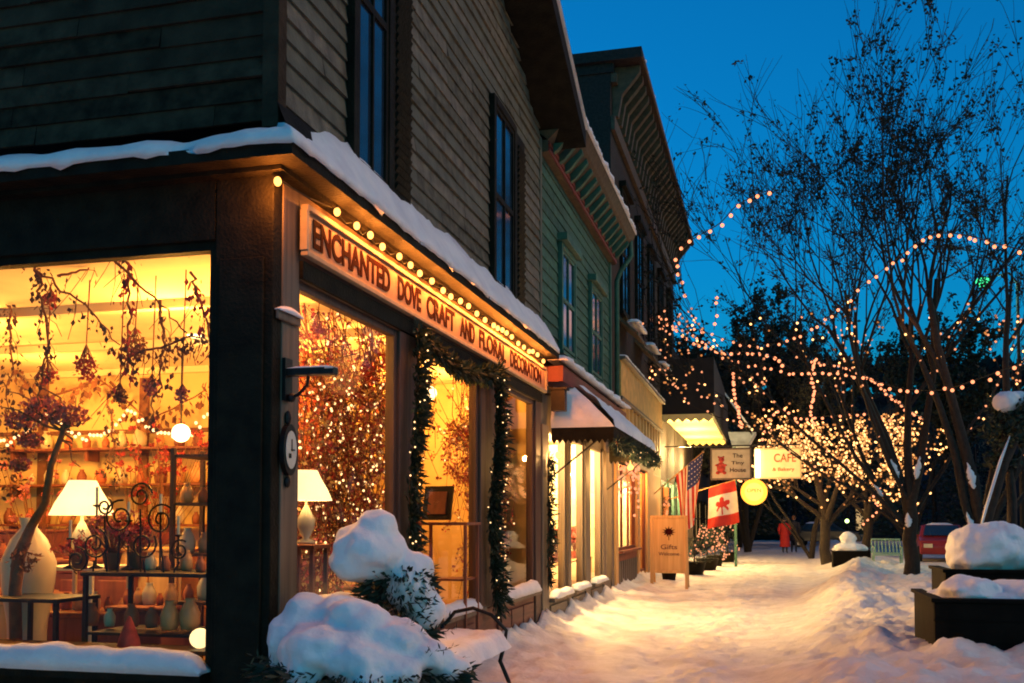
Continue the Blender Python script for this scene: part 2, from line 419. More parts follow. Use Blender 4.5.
# display windows
def shopwin_x(parent, x, y0, y1, z0, z1, m='post', mull=()):
    f = MB(); t = .06
    f.box(x-.05, x+.02, y0, y0+t, z0, z1); f.box(x-.05, x+.02, y1-t, y1, z0, z1)
    f.box(x-.05, x+.018, y0+t, y1-t, z0, z0+t); f.box(x-.05, x+.018, y0+t, y1-t, z1-t, z1)
    for q in mull: f.box(x-.04, x+.015, q-.02, q+.02, z0+t, z1-t)
    w = f.build('display_window', m, parent, bevel=.006)
    p = MB(); p.quad((x-.02,y0+t,z0+t),(x-.02,y1-t,z0+t),(x-.02,y1-t,z1-t),(x-.02,y0+t,z1-t)); p.build('pane', GLASS, w)
    return w
shopwin_x(shop, FX-.04, 6.16, 8.068, .66, 3.238)
shopwin_x(shop, FX-.04, 8.502, 10.568, .66, 3.238)
shopwin_x(shop, FX-.04, 11.202, 13.278, .66, 3.238)
f = MB()
f.box(-3.55, -3.495, SY0+.04, SY0+.13, .62, 3.438); f.box(-12, -3.552, SY0+.04, SY0+.13, 3.38, 3.438); f.box(-12, -3.552, SY0+.04, SY0+.13, .622, .68); f.box(-8.2, -8.1, SY0+.04, SY0+.13, .682, 3.378)
w = f.build('display_window', 'trim_dark', shop)
p = MB(); p.quad((-12,SY0+.08,.68),(-3.54,SY0+.08,.68),(-3.54,SY0+.08,3.38),(-12,SY0+.08,3.38)); p.build('pane', GLASS, w)
# cornice: pent ledge round the corner, sloping down from the wall
def ledge(mb, ox, z0, z1, zw, y1, lx=-16, thick=.07):
    """outer edge ox metres proud; from the left face round the corner to y1"""
    O = [(lx, SY0-ox), (FX+ox, SY0-ox), (FX+ox, y1)]; I = [(lx, SY0+.02), (FX-.02, SY0+.02), (FX-.02, y1)]; ZW = zw if isinstance(zw, tuple) else (zw, zw)
    for i in range(2):
        mb.quad((*O[i], z1), (*O[i+1], z1), (*I[i+1], ZW[i]), (*I[i], ZW[i]))
        mb.quad((*O[i], z0), (*O[i+1], z0), (*O[i+1], z1), (*O[i], z1))
        mb.quad((*I[i], z0), (*I[i+1], z0), (*O[i+1], z0), (*O[i], z0))
    mb.quad((*O[2], z0), (*I[2], z0), (*I[2], ZW[1]), (*O[2], z1))
b = MB(); ledge(b, .25, 3.86, 3.95, (4.04, 4.38), SY1+.1); ledge(b, .10, 3.83, 3.86, 3.86, SY1)
b.build('cornice', 'trim_dark', shop)
# upper storey
def gable(y): return 7.15+.42*(min(y, 2*9.7-y)-5.8)
b = MB(); clap_x(b, FX, SY0+.11, SY1-.09, 4.2, 9.2, .145, .024, ztop=lambda y: gable(y)); b.build('upper_wall', ['siding', 'siding_b', 'siding_c'], shop)
b = MB(); clap_y(b, SY0+.02, -16, FX-.09, 4.2, 7.3, .145, .024); b.build('upper_wall', ['siding_dark', 'siding_shaded_b', 'siding_shaded_c'], shop)
b = MB(); b.box(FX-.09, FX+.028, SY0-.012, SY0+.10, 4.15, 7.3); b.build('corner_trim', 'siding_dark', shop, bevel=.005)
b = MB(); b.box(FX-.02, FX+.028, SY1-.09, SY1+.02, 4.15, 7.0); b.build('corner_trim', 'siding', shop, bevel=.005)
b = MB(); b.poly([(FX-.03, SY0+.03, 3.9), (FX-.03, SY1, 3.9), (FX-.03, SY1, 7.1), (FX-.03, 9.7, 8.9), (FX-.03, SY0+.03, 7.1)]); b.poly([(FX-.03, SY1, 3.4), (-16, SY1, 3.4), (-16, SY1, 7.1), (FX-.03, SY1, 7.1)]); b.build('inner_wall', 'dark', shop)
for y0, y1 in ((6.98, 7.62), (10.98, 11.85)):
    w = window_x(shop, FX+.012, y0, y1, 4.32, 6.42 if y0 > 10 else 7.0)
    s = MB()
    sw = .42
    for a in ((y1+.10, y1+.10+sw),) + (((y0-.10-.0, y0-.10),) if False else ()):
        s.box(FX+.03, FX+.075, a[0], a[1], 4.3, 6.45 if y0 > 10 else 7.05)
        z = 4.4
        while z < 6.35: s.obox((FX+.08, (a[0]+a[1])/2, z), (.03, sw-.08, .05), (0, .5, 0)); z += .075
    s.build('shutter', 'trim_dark', shop)
# roof: raking eaves towards the street
b = MB(); OX = FX+.58
for sgn in (1, -1):
    ye = SY1+.45 if sgn > 0 else SY0-.45; ze = gable(SY1 if sgn > 0 else SY0)-.19+.02
    rid = (9.7, gable(9.7)+.02)
    b.add([(OX, rid[0], rid[1]), (OX, ye, ze), (-16, ye, ze), (-16, rid[0], rid[1]), (OX, rid[0], rid[1]+.24), (OX, ye, ze+.24), (-16, ye, ze+.24), (-16, rid[0], rid[1]+.24)],
          [(0,1,2,3), (4,5,6,7), (0,1,5,4), (1,2,6,5), (2,3,7,6)])
b.build('roof', 'trim_dark', shop)
b = MB()
for sgn in (1, -1):
    ye = SY1+.47 if sgn > 0 else SY0-.47; ze = gable(SY1 if sgn > 0 else SY0)-.19+.02
    b.add([(FX+.35, 9.7, gable(9.7)+.262), (FX+.35, ye, ze+.262), (OX+.04, ye, ze+.262), (OX+.04, 9.7, gable(9.7)+.262), (FX+.35, 9.7, gable(9.7)+.34), (FX+.35, ye, ze+.34), (OX+.02, ye, ze+.33), (OX+.02, 9.7, gable(9.7)+.33)], [(0,1,2,3),(4,5,6,7),(2,3,7,6),(1,2,6,5)])
tag(b.build('roof_snow', SNOW), 'thin line of snow along the gable edge of the corner shop roof', 'snow')
# interior of the shop
b = MB(); b.box(-11, FX-.15, SY0+.15, 13.5, .30, .36); b.build('shop_floor', 'floorw', shop)
b = MB(); b.box(-11, FX-.15, SY0+.15, 13.5, 3.52, 3.6)
b.build('shop_ceiling', 'ceiling', shop)
b = MB()
for y in (7.6, 9.3, 11): b.box(-11, FX-.3, y, y+.1, 3.44, 3.518)
b.build('ceiling_beam', 'ceiling', shop)
b = MB(); b.box(-11, -5.6, 11.1, 11.2, .36, 3.52); b.box(-11.1, -11, 6, 13.5, .36, 3.52); b.box(-5.6, FX-.16, 13.4, 13.5, .36, 3.52); b.box(-5.7, -5.6, 11.2, 13.4, .36, 3.52)
b.build('shop_wall', 'wallpaper', shop)
b = MB()
for x in (-9.2, -7.7, -6.3): b.box(x, x+.12, 11.05, 11.098, .36, 3.4)
for z in (1.2, 2.7): b.box(-11, -5.6, 11.06, 11.098, z, z+.05)
b.build('wall_batten', 'vine', shop)

# snow on the ledge
def ledge_snow():
    mb = MB(); pts = []
    x = -14
    while x < FX+.27: pts.append(('a', x)); x += .09
    y = SY0-.26
    pts.append(('c', 0)); y = SY0-.15
    while y < SY1+.12: pts.append(('b', y)); y += .09
    rows = []
    for k, v in pts:
        if k == 'a': o = Vector((min(v, FX+.25), SY0-.25, 0)); i = Vector((min(v, FX), SY0, 0))
        elif k == 'c': o = Vector((FX+.25, SY0-.25, 0)); i = Vector((FX, SY0, 0))
        else: o = Vector((FX+.25, v, 0)); i = Vector((FX, max(v, SY0), 0))
        n_ = fbm(o.x*1.3+o.y*1.3, 0, 2); n2 = fbm(o.x*5+o.y*5, 3, 1, 2)
        thick = .075+.035*n_+.012*n2
        ov = .02+.03*n_+.02*n2
        top = .62+.14*fbm(o.x*.8+o.y*.8, 9, 1)+.05*n2
        if k == 'b': top += .10
        d = (o-i).normalized(); L_ = (o-i).length
        zw_ = 4.04 if k == 'a' else (4.10 if k == 'c' else 4.10+.30*sstep(SY0-.1, SY0+.9, v))
        def pt(f, dz): q = i.lerp(o, f); return Vector((q.x, q.y, zw_+(3.95-zw_)*f+dz))
        e = o+d*ov
        rows.append([pt(1.0, -.005), Vector((e.x, e.y, 3.93-.07*max(0, n2+.3*n_))), Vector((e.x, e.y, 3.95+thick*.55)), pt(.9, thick), pt(.55, thick*1.15), pt(max(0, 1-top-.1), thick*1.0), pt(0.02, .06*max(0, n_)+.01)])
    n = 7
    mb.add([v for r in rows for v in r], [(i*n+j, i*n+j+1, (i+1)*n+j+1, (i+1)*n+j) for i in range(len(rows)-1) for j in range(n-1)])
    tag(mb.build('ledge_snow', SNOW, smooth=True), 'long ridge of snow lying on the ledge above the corner shop windows', 'snow')
ledge_snow()
def snow_strip(name, label, a, b, out, w, h, seed, group=None, mat_=None, cat='snow'):
    """rounded strip of snow from a to b, w deep towards out"""
    a, b, out = Vector(a), Vector(b), Vector(out); L_ = (b-a).length; n = max(6, int(L_/.07)); rows = []
    for i in range(n+1):
        t = i/n; p = a.lerp(b, t); q = fbm(t*L_*2.1, seed, 1); q2 = fbm(t*L_*8, seed, 5, 2)
        e = min(1, min(t, 1-t)*L_/.12)**.5; e = .15+.85*e
        hh = h*(1+.35*q+.08*q2)*e; ww = w*(1+.12*q+.08*q2)
        rows.append([p, p+Vector((0,0,hh*.8)), p+out*ww*.3+Vector((0,0,hh)), p+out*ww*.75+Vector((0,0,hh*.9)), p+out*ww+Vector((0,0,hh*.5)), p+out*ww+Vector((0,0,-.01)), p+out*ww*.6-Vector((0,0,.0))])
    mb = MB(); k = 7
    mb.add([v for r in rows for v in r], [(i*k+j, (i+1)*k+j, (i+1)*k+j+1, i*k+j+1) for i in range(n) for j in range(k-1)])
    mb.poly(rows[0]); mb.poly(rows[-1])
    return tag(mb.build(name, mat_ or SNOW, smooth=True), label, cat, group)
snow_strip('sill_snow', 'thick even bar of snow on the long sill of the side display window', (-12, SY0+.03, .62), (-3.50, SY0+.03, .62), (0, -1, 0), .15, .15, 1)
snow_strip('sill_snow', 'snow on the sill of the middle display window behind the bench', (FX-.03, 8.7, .66), (FX-.03, 10.35, .66), (1, 0, 0), .13, .12, 2)
snow_strip('sill_snow', 'snow on the sill of the third display window right of the garlands', (FX-.03, 11.3, .66), (FX-.03, 13.15, .66), (1, 0, 0), .15, .13, 3)
snow_strip('sill_snow', 'snow on the sill of the display window behind the snowy shrub', (FX-.03, 6.25, .66), (FX-.03, 7.9, .66), (1, 0, 0), .14, .14, 4)
snow_strip('trim_snow', 'small cap of snow on the corner board moulding above the lamp bracket', (FX+.0, SY0+.02, 2.96), (FX+.0, SY0+.34, 2.96), (1, 0, 0), .05, .045, 5)

# shop sign
sg = empty('shop_sign', (FX, 6.15, 3.4), 'long cream fascia sign with maroon capitals reading ENCHANTED DOVE', 'sign')
b = MB(); b.box(FX+.031, FX+.055, 6.14, 13.65, 3.42, 3.70); b.build('board', 'board', sg)
b = MB()
for a in ((6.12, 13.67, 3.70, 3.735), (6.12, 13.67, 3.385, 3.42), (6.105, 6.14, 3.42, 3.70), (13.65, 13.685, 3.42, 3.70)): b.box(FX+.031, FX+.085, *a)
b.build('frame', mat('pale_sign_frame', (.34, .26, .17), .6, .2, 9), sg, bevel=.004)
for wd, y0, y1 in (('ENCHANTED', 6.25, 7.70), ('DOVE', 7.88, 8.46), ('CRAFT', 8.62, 9.46), ('AND', 9.66, 10.18), ('FLORAL', 10.34, 11.48), ('DECORATION', 11.70, 13.40)):
    text(wd, 'lettering', 'letter', sg, (FX+.058, (y0+y1)/2, 3.56), (R(90), 0, R(90)), y1-y0, .205, .003, .03)
# sign bulbs
sb = empty('bulb_string', (FX, 6.0, 3.75), 'string of bright orange bulbs along the top of the shop sign', 'string lights')
cab = MB(); pts = []; bulbs = []
ypos = [5.72, 6.55, 6.9, 7.15, 7.42, 7.8, 8.05, 8.3, 8.62, 8.95, 9.2, 9.5, 9.8, 10.1, 10.42, 10.75, 10.95, 11.15, 11.35, 11.6, 11.9, 12.2, 12.5, 12.7, 12.95, 13.35]
for i, y in enumerate(ypos):
    p = Vector((FX+.10+.01*rnd.random(), y, 3.79+rnd.uniform(-.02, .02)))
    if i == 0: p = Vector((FX+.06, SY0-.07, 3.76))
    bulbs.append(p); pts.append(p+Vector((-.03, 0, .03)))
    if i+1 < len(ypos): pts.append(Vector((FX+.09, (y+ypos[i+1])/2, 3.775)))
cab.tube(pts, .006, 4); cab.build('cable', 'cable', sb)
bm_ = None
for i, p in enumerate(bulbs):
    if bm_ is None:
        q = MB(); q.ball((0,0,0), (.025, .025, .031), 10, 8); bm_ = q.build('bulb', 'bulb_sign', None, True); bm_.parent = sb; bm_.location = p-sb.location
    else:
        c_ = bm_.copy(); col.objects.link(c_); c_.location = p-sb.location
    light('bulb_light', p+Vector((.05, 0, -.045)) if i else p+Vector((.0,-.05,-.06)), 9 if i else 22, (1, .26, .03), .02)

# clock and lamp bracket on the corner board
ck = empty('wall_clock', (FX+.006, 5.985, 2.06), 'small oval black-framed dial on the corner board', 'clock')
b = MB(); n = 24
ring = lambda r1, r2, x, zz=0: [(x, 5.985+r1*math.cos(2*math.pi*j/n), 2.06+zz+r2*math.sin(2*math.pi*j/n)) for j in range(n)]
b.prism(ring(.10, .17, FX+.007), (.035, 0, 0)); b.ball((FX+.02, 5.985, 2.27), (.02, .03, .05), 8, 6); b.ball((FX+.02, 5.985, 1.85), (.02, .03, .04), 8, 6); b.build('case', 'iron', ck)
b = MB(); b.prism(ring(.075, .125, FX+.043), (.004, 0, 0)); b.build('dial', mat('dial_white', (.6, .58, .5), .5, .1, 8), ck)
b = MB(); b.obox((FX+.05, 5.985, 2.09), (.004, .008, .08)); b.obox((FX+.05, 6.0, 2.06), (.004, .05, .008)); b.obox((FX+.05, 5.96, 2.02), (.004, .03, .03)); b.build('hand', 'iron', ck)
br = empty('lamp_bracket', (FX, 5.96, 2.5), 'dark iron wall bracket with a flat top on the corner board above the dial', 'bracket')
b = MB(); b.box(FX+.006, FX+.03, 5.92, 6.02, 2.38, 2.66); b.build('plate', 'iron', br)
b = MB(); b.box(FX+.03, FX+.36, 5.93, 6.01, 2.545, 2.59); b.tube([(FX+.03, 5.97, 2.40), (FX+.10, 5.97, 2.42), (FX+.16, 5.97, 2.48), (FX+.17, 5.97, 2.54)], .012, 6); b.ball((FX+.05, 5.97, 2.40), .03, 8, 6); b.build('arm', 'iron', br)
snow_strip('bracket_snow', 'thin snow on the flat top of the iron wall bracket', (FX+.03, 6.01, 2.59), (FX+.36, 6.01, 2.59), (0, -1, 0), .08, .022, 6)

# ------------------------------------------------------------------ garlands on the posts
def garland(name, label, pts, r, dens, seed, lights=60, parent_cat='garland'):
    t = empty(name, Vector(pts[0]), label, parent_cat); L_ = 0
    P = [Vector(p) for p in pts]; st = MB(); st.tube(P, .012, 5); st.build('stem', 'vine', t)
    fol = MB(); bb = MB(); seg = [(a, c, (c-a).length) for a, c in zip(P, P[1:])]; tot = sum(s[2] for s in seg)
    def along(u):
        u *= tot
        for a, c, l in seg:
            if u <= l: return a.lerp(c, u/l), (c-a).normalized()
            u -= l
        return P[-1], (P[-1]-P[-2]).normalized()
    for i in range(int(tot*dens)):
        p, d = along(rnd.random()); rr = r*(.75+.5*fbm(p.z*2.3+p.y*2, seed, 1))
        o = Vector((rnd.gauss(0,1), rnd.gauss(0,1), rnd.gauss(0,1))); o.normalize(); 
        if o.x < 0 and P[0].x < -2.5: o.x *= -.6
        dd = (o+Vector((0,0,-.5))-d*.2).normalized()
        fol.leaf(p+o*rr*rnd.random()**.6, rnd.uniform(.06, .13), None, dd, .22)
    fol.build('foliage', 'needle', t)
    bn = MB(); bn.ball((0,0,0), .008, 6, 4); proto = None
    for i in range(min(lights, 95)):
        p, d = along(rnd.random()); o = Vector((abs(rnd.gauss(0,1)), rnd.gauss(0,1), rnd.gauss(0,.6))).normalized()*r*.95
        if proto is None: proto = bn.build('bulb', 'bulb_int', None); proto.parent = t; c_ = proto
        else: c_ = proto.copy(); col.objects.link(c_)
        c_.location = p+o-t.location
    return t
for k, (yy, lab) in enumerate(((8.28, 'evergreen garland with tiny lights hanging down the nearer window post'), (10.9, 'thick evergreen garland with tiny lights hanging down the farther window post'))):
    pts = [(FX+.07+.02*math.sin(z*3), yy+.07*math.sin(z*2.4+k), z) for z in [3.3-.15*i for i in range(19 if k else 17)]]
    garland('garland', lab, pts, .10 if k == 0 else .17, 800 if k == 0 else 1300, k, 26 if k == 0 else 34)
pts = [(FX+.06, 8.45+2.35*i/14, 3.24-.12*math.sin(math.pi*i/14)) for i in range(15)]
garland('swag', 'evergreen swag drooping across the top of the middle display window', pts, .075, 900, 5, 8)

# ------------------------------------------------------------------ display interiors
def lamp(name, label, loc, s=1, W=18, shade_w=.27):
    t = empty(name, loc, label, 'lamp'); x, y, z = loc
    b = MB(); b.lathe((x,y,z), [(0,0),(.09*s,0),(.09*s,.02*s),(.03*s,.05*s),(.075*s,.15*s),(.085*s,.22*s),(.03*s,.33*s),(.012*s,.36*s),(.012*s,.5*s)], 16); b.build('base', 'white_cer', t, True)
    b = MB(); b.lathe((x,y,z+.40*s), [(shade_w*s,0),(shade_w*.82*s,.1*s),(shade_w*.58*s,.2*s),(shade_w*.42*s,.28*s)], 20); b.build('lamp_shade', 'shade', t, True)
    light('lamp_light', (x, y, z+.55*s), W, (1, .6, .22), .05)
    return t
# left window: iron table, lamp, vase, dried tree, shelf rack
def tabl(name, label, x0, x1, y0, y1, z, zf=.36, m='iron', legw=.03, cat='table', shelf=None):
    t = empty(name, ((x0+x1)/2, (y0+y1)/2, zf), label, cat)
    b = MB(); b.box(x0, x1, y0, y1, z-.03, z); b.build('table_top', m, t, bevel=.005)
    for x in (x0+.03, x1-.03):
        for y in (y0+.03, y1-.03):
            b = MB(); b.box(x-legw/2, x+legw/2, y-legw/2, y+legw/2, zf, z-.031); b.build('leg', m, t)
    if shelf:
        b = MB()
        for s_ in shelf: b.box(x0+.05, x1-.05, y0+.02, y1-.02, s_-.02, s_)
        b.build('shelf', m, t)
    return t
tabl('iron_table', 'long dark iron display table in the side window', -4.9, -3.75, 6.35, 6.95, 1.22, shelf=(.78,))
tabl('iron_table', 'low dark iron stand at the left end of the side window', -5.7, -5.05, 6.3, 6.8, 1.02)
# scrollwork on the table
sc = empty('wire_scrollwork', (-4.5, 6.6, 1.22), 'dark wire stand of curled scrolls on the long display table', 'wire stand')
def spiral(c, r0, turns, a0=0, sgn=1, pl='xz', n=30):
    out = []
    for i in range(n+1):
        t = i/n; r = r0*(1-.8*t); a = a0+sgn*turns*2*math.pi*t
        out.append(Vector(c)+Vector((r*math.cos(a), 0, r*math.sin(a))))
    return out
for i, (x, z, r) in enumerate(((-4.83, 1.42, .12), (-4.62, 1.62, .13), (-4.42, 1.42, .11), (-4.28, 1.6, .12), (-4.75, 1.7, .07), (-4.45, 1.78, .10), (-4.98, 1.3, .10), (-4.12, 1.38, .08))):
    b = MB(); b.tube(spiral((x, 6.42, z), r, 1.6, rnd.random()*6, 1 if i % 2 else -1), .008, 5); b.tube([(x, 6.42, z-r), (x+rnd.uniform(-.05, .05), 6.42, 1.22)], .007, 4); b.build('scroll', 'iron', sc)
lp = at(82, 520, 7.3); lamp('table_lamp', 'white table lamp with a bright pleated shade behind the wire scrolls', (lp.x, 7.3, 1.22), 1.05, 26, .25)
tabl('side_table', 'round-cornered pale table carrying the lamp in the side window', lp.x-.3, lp.x+.3, 7.05, 7.6, 1.215, m='cloth')
v = at(28, 590, 6.9)
t = empty('ceramic_vase', (v.x, 6.9, .36), 'large bulging white ceramic vase left of the iron table', 'vase')
b = MB(); b.lathe((v.x, 6.9, .36), [(0,0),(.12,0),(.14,.1),(.15,.4),(.20,.72),(.21,.9),(.14,1.08),(.06,1.18),(.08,1.26),(.06,1.26)], 20); b.build('body', 'white_cer', t, True)
# dried tree
def twist(p0, p1, amp, n, seed):
    p0, p1 = Vector(p0), Vector(p1); out = []
    for i in range(n+1):
        t = i/n; p = p0.lerp(p1, t); e = math.sin(math.pi*t)*amp
        out.append(p+Vector((noise.noise(Vector((t*3, seed, 0)))*e*2, noise.noise(Vector((t*3, seed, 4)))*e, noise.noise(Vector((t*3, seed, 8)))*e)))
    return out
dt = empty('dried_tree', tuple(at(15, 600, 6.5)), 'bent dried tree with red flower heads in the side window', 'tree')
b = MB(); P = [at(16, 650, 6.5), at(15, 590, 6.5), at(19, 555, 6.5), at(31, 527, 6.5), at(45, 503, 6.5), at(51, 465, 6.5), at(66, 424, 6.5)]
b.tube(P, [.045, .045, .05, .035, .03, .025, .02], 8); b.build('trunk', 'vine', dt, True)
b = MB()
for c_, r_ in ((at(45, 408, 6.5), .16), (at(70, 415, 6.5), .12), (at(22, 420, 6.5), .13), (at(30, 440, 6.6), .08), (at(20, 465, 6.6), .07)): b.cloud(c_, (r_*1.2, r_, r_*.6), 330, .035, asp=.8, fill=True)
b.build('flower_head', 'pinkish', dt)
b = MB()
for i in range(9): b.tube(twist(at(60, 430, 6.5), at(rnd.uniform(-20, 90), rnd.uniform(370, 470), 6.5+rnd.uniform(-.2, .3)), .15, 7, i), [.012, .01, .009, .008, .007, .006, .005, .004], 4)
for c_, r_ in ((at(18, 440, 6.5), .25), (at(24, 560, 6.45), .1), (at(2, 480, 6.5), .16)): b.cloud(c_, (r_, r_, r_), 90, .05, fill=True)
b.build('branch', 'vine', dt)
# shelf rack
rk = empty('shelf_rack', (-3.95, 7.5, .36), 'tall open wooden shelf rack at the right end of the side window', 'shelf')
x0, x1 = at(180, 500, 7.5).x, at(212, 500, 7.5).x+.25
b = MB()
for x in (x0, x1):
    for y in (7.35, 7.8): b.box(x, x+.035, y, y+.035, .36, 2.2)
b.build('upright', 'post', rk)
for z in (.9, 1.3, 1.72, 2.12):
    b = MB(); b.box(x0+.036, x1-.001, 7.36, 7.82, z, z+.025); b.build('shelf', 'post', rk)
# ceiling globes
for i, (px, py, Y, r, lab) in enumerate(((196, 322, 9.2, .17, 'round glowing ceiling globe near the corner post'), (6, 318, 8.6, .13, 'glowing ceiling globe at the left edge of the side window'), (181, 433, 9.6, .10, 'small bright lamp globe low over the shelf rack'), (430, 393, 12.4, .09, 'bright globe lamp hanging behind the middle display window'), (328, 426, 8.8, .07, 'small bright globe behind the twigs of the near display window'))):
    p = at(px, py, Y); t = empty('hanging_globe_lamp', p, lab, 'lamp')
    b = MB(); b.ball(p, r, 16, 12); b.build('globe', 'lamp_on', t, True)
    b = MB(); b.tube([p+Vector((0,0,r)), (p.x, p.y, 3.5)], .01, 5); b.build('cord', 'iron', t)
# jars, cones, globes on the display floor / table
def jar(name, label, p, s, m, group=None):
    b = MB(); b.lathe(p, [(0,0),(.5*s,0),(.6*s,.4*s),(.62*s,1.0*s),(.4*s,1.5*s),(.25*s,1.7*s),(.32*s,1.9*s),(.3*s,1.9*s)], 14)
    return tag(b.build(name, m, None, True), label, 'jar', group)
mat('amber_pottery', (.6, .3, .12), .35, .2, 8); mat('terracotta', (.42, .12, .05), .6, .2, 8)
labs = ['amber pottery jar', 'terracotta jar', 'white jar']
k = 0
for px, Y, z, s, m in ((170, 6.5, .80, .11, 'amber_pottery'), (190, 6.55, .80, .12, 'amber_pottery'), (152, 6.6, .80, .08, 'terracotta'), (132, 6.62, .80, .09, 'terracotta'), (110, 6.6, .80, .07, 'white_cer'), (92, 6.6, .80, .09, 'terracotta'),
                       (150, 6.7, 1.22, .07, 'white_cer'), (165, 6.6, 1.22, .06, 'terracotta'), (186, 6.7, 1.22, .08, 'amber_pottery'), (200, 6.55, 1.22, .06, 'terracotta')):
    p = at(px, 600, Y)
    where = 'on the lower shelf of the iron table' if z < 1 else 'on top of the iron table beside the rack'
    jar('display_jar', {'amber_pottery': 'amber', 'terracotta': 'terracotta', 'white_cer': 'white'}[m]+' pottery jar '+where, (p.x, Y, z), s, m, 'pottery jars on the iron table')
for i, (px, z) in enumerate(((190, .925), (202, 1.325), (188, 1.325), (200, 1.745), (187, 1.745), (203, .925))):
    p = at(px, 500, 7.55); jar('display_jar', 'pottery jar standing on a shelf of the wooden rack', (p.x, 7.55+.05*(i % 2), z), .07+.02*(i % 3), ('terracotta', 'amber_pottery', 'white_cer')[i % 3], 'pottery jars on the wooden rack')
p = at(129, 640, 6.15)
tabl('display_bench', 'low dark display bench just behind the side window glass', -5.9, -3.6, 6.02, 6.28, .72, m='post')
b = MB(); b.lathe((p.x, 6.15, .721), [(.08, 0), (.07, .05), (.012, .2), (0, .21)], 12); tag(b.build('red_cone', 'berry', None, True), 'small red cone ornament on the low bench by the side window glass', 'ornament')
p = at(200, 640, 6.15)
b = MB(); b.ball((p.x, 6.15, .79), .07, 12, 8); tag(b.build('glass_ball', 'shade', None, True), 'small glowing pale globe at the foot of the corner post', 'ornament')
def bunch_up(name, label, p, n, sp, hgt_, m='pinkish', pot='terracotta', sz=.03):
    t = empty(name, p, label, 'flowers'); p = Vector(p)
    b = MB(); b.lathe(p, [(0,0),(.05,0),(.075,.12),(.08,.13)], 12); b.build('pot', pot, t, True)
    s_ = MB(); f_ = MB()
    for i in range(n):
        e = p+Vector((max(-2.2*sp, min(2.2*sp, rnd.gauss(0, sp))), max(-1.8*sp, min(1.8*sp, rnd.gauss(0, sp))), hgt_*rnd.uniform(.6, 1.1)))
        s_.tube([p+Vector((0,0,.1)), p.lerp(e, .6)+Vector((0,0,.02)), e], .004, 3); f_.cloud(e, (.03, .03, .03), 9, sz, asp=.9)
    s_.build('stem', 'vine', t); f_.build('flower_head', m, t)
# baskets, cloth shapes and books filling the display
for i, (px, Y, z, w, h, m, lab) in enumerate(((60, 7.9, .36, .5, .55, 'redwood', 'red-brown chest behind the vase'), (110, 8.2, .36, .8, .75, 'redwood', 'red-brown cabinet behind the iron table'), (165, 8.3, .36, .6, .95, 'orange_wood', 'honey wood cabinet behind the shelf rack'), (20, 9.5, .36, .9, 1.1, 'redwood', 'red-brown dresser at the back left of the shop'))):
    p = at(px, 560, Y); t = empty('cabinet', (p.x, Y, .36), lab, 'cabinet')
    b = MB(); b.box(p.x-w/2, p.x+w/2, Y-.2, Y+.25, z, z+h); b.box(p.x-w/2-.02, p.x+w/2+.02, Y-.22, Y+.27, z+h+.001, z+h+.03); b.build('body', m, t, bevel=.01)
    for q in (-1, 1):
        b = MB(); b.box(p.x+q*w*.25-w*.2, p.x+q*w*.25+w*.2, Y-.235, Y-.202, z+.06, z+h-.06); b.build('door', m, t, bevel=.01)
for i, (px, Y, w_, h_, m, lab) in enumerate(((45, 8.9, 1.3, .8, 'redwood', 'wide red-brown sideboard behind the vase'), (95, 7.5, .7, .42, 'redwood', 'low red-brown box chest under the iron table'), (150, 7.3, .5, .5, 'redwood', 'small red-brown chest near the wooden rack'), (10, 7.6, .8, .5, 'orange_wood', 'honey wood chest at the left edge of the side window'))):
    p = at(px, 560, Y); t = empty('chest', (p.x, Y, .36), lab, 'chest')
    b = MB(); b.box(p.x-w_/2, p.x+w_/2, Y-.2, Y+.25, .36, .36+h_); b.build('body', m, t, bevel=.012)
    b = MB(); b.box(p.x-w_/2-.02, p.x+w_/2+.02, Y-.22, Y+.27, .361+h_, .40+h_); b.build('lid', m, t, bevel=.01)
    for q in range(5): jar('display_jar', 'small '+('terracotta', 'amber', 'white')[q % 3]+' jar on the '+lab, (p.x-w_*.4+w_*.2*q, Y, .401+h_), rnd.uniform(.05, .1), ('terracotta', 'amber_pottery', 'white_cer')[q % 3], 'pottery jars on the chests')
for i, (px, py, Y, n_) in enumerate(((40, 530, 9.0, 30), (140, 520, 9.4, 26), (165, 480, 9.6, 26))):
    p = at(px, py, Y); bunch_up('dried_arrangement', ('tall spray of dried rose flowers at the back left of the shop', 'tall spray of dried flowers behind the scrollwork', 'loose red spray by the wooden rack')[i], (p.x, Y, p.z-.7), n_, .3, 1.3, ('pinkish', 'berry', 'berry')[i], sz=.05)
# flowers on table
p = at(112, 560, 6.75); bunch_up('potted_flowers', 'pot of dried rose flowers in the middle of the iron table', (p.x, 6.75, 1.22), 40, .12, .4)
p = at(137, 560, 6.8); bunch_up('potted_flowers', 'pot of dark red dried flowers on the right of the iron table', (p.x, 6.8, 1.22), 40, .1, .35, 'berry')
p = at(80, 560, 6.7); bunch_up('potted_flowers', 'low pot of red dried flowers on the left of the iron table', (p.x, 6.7, 1.22), 26, .1, .2, 'berry')
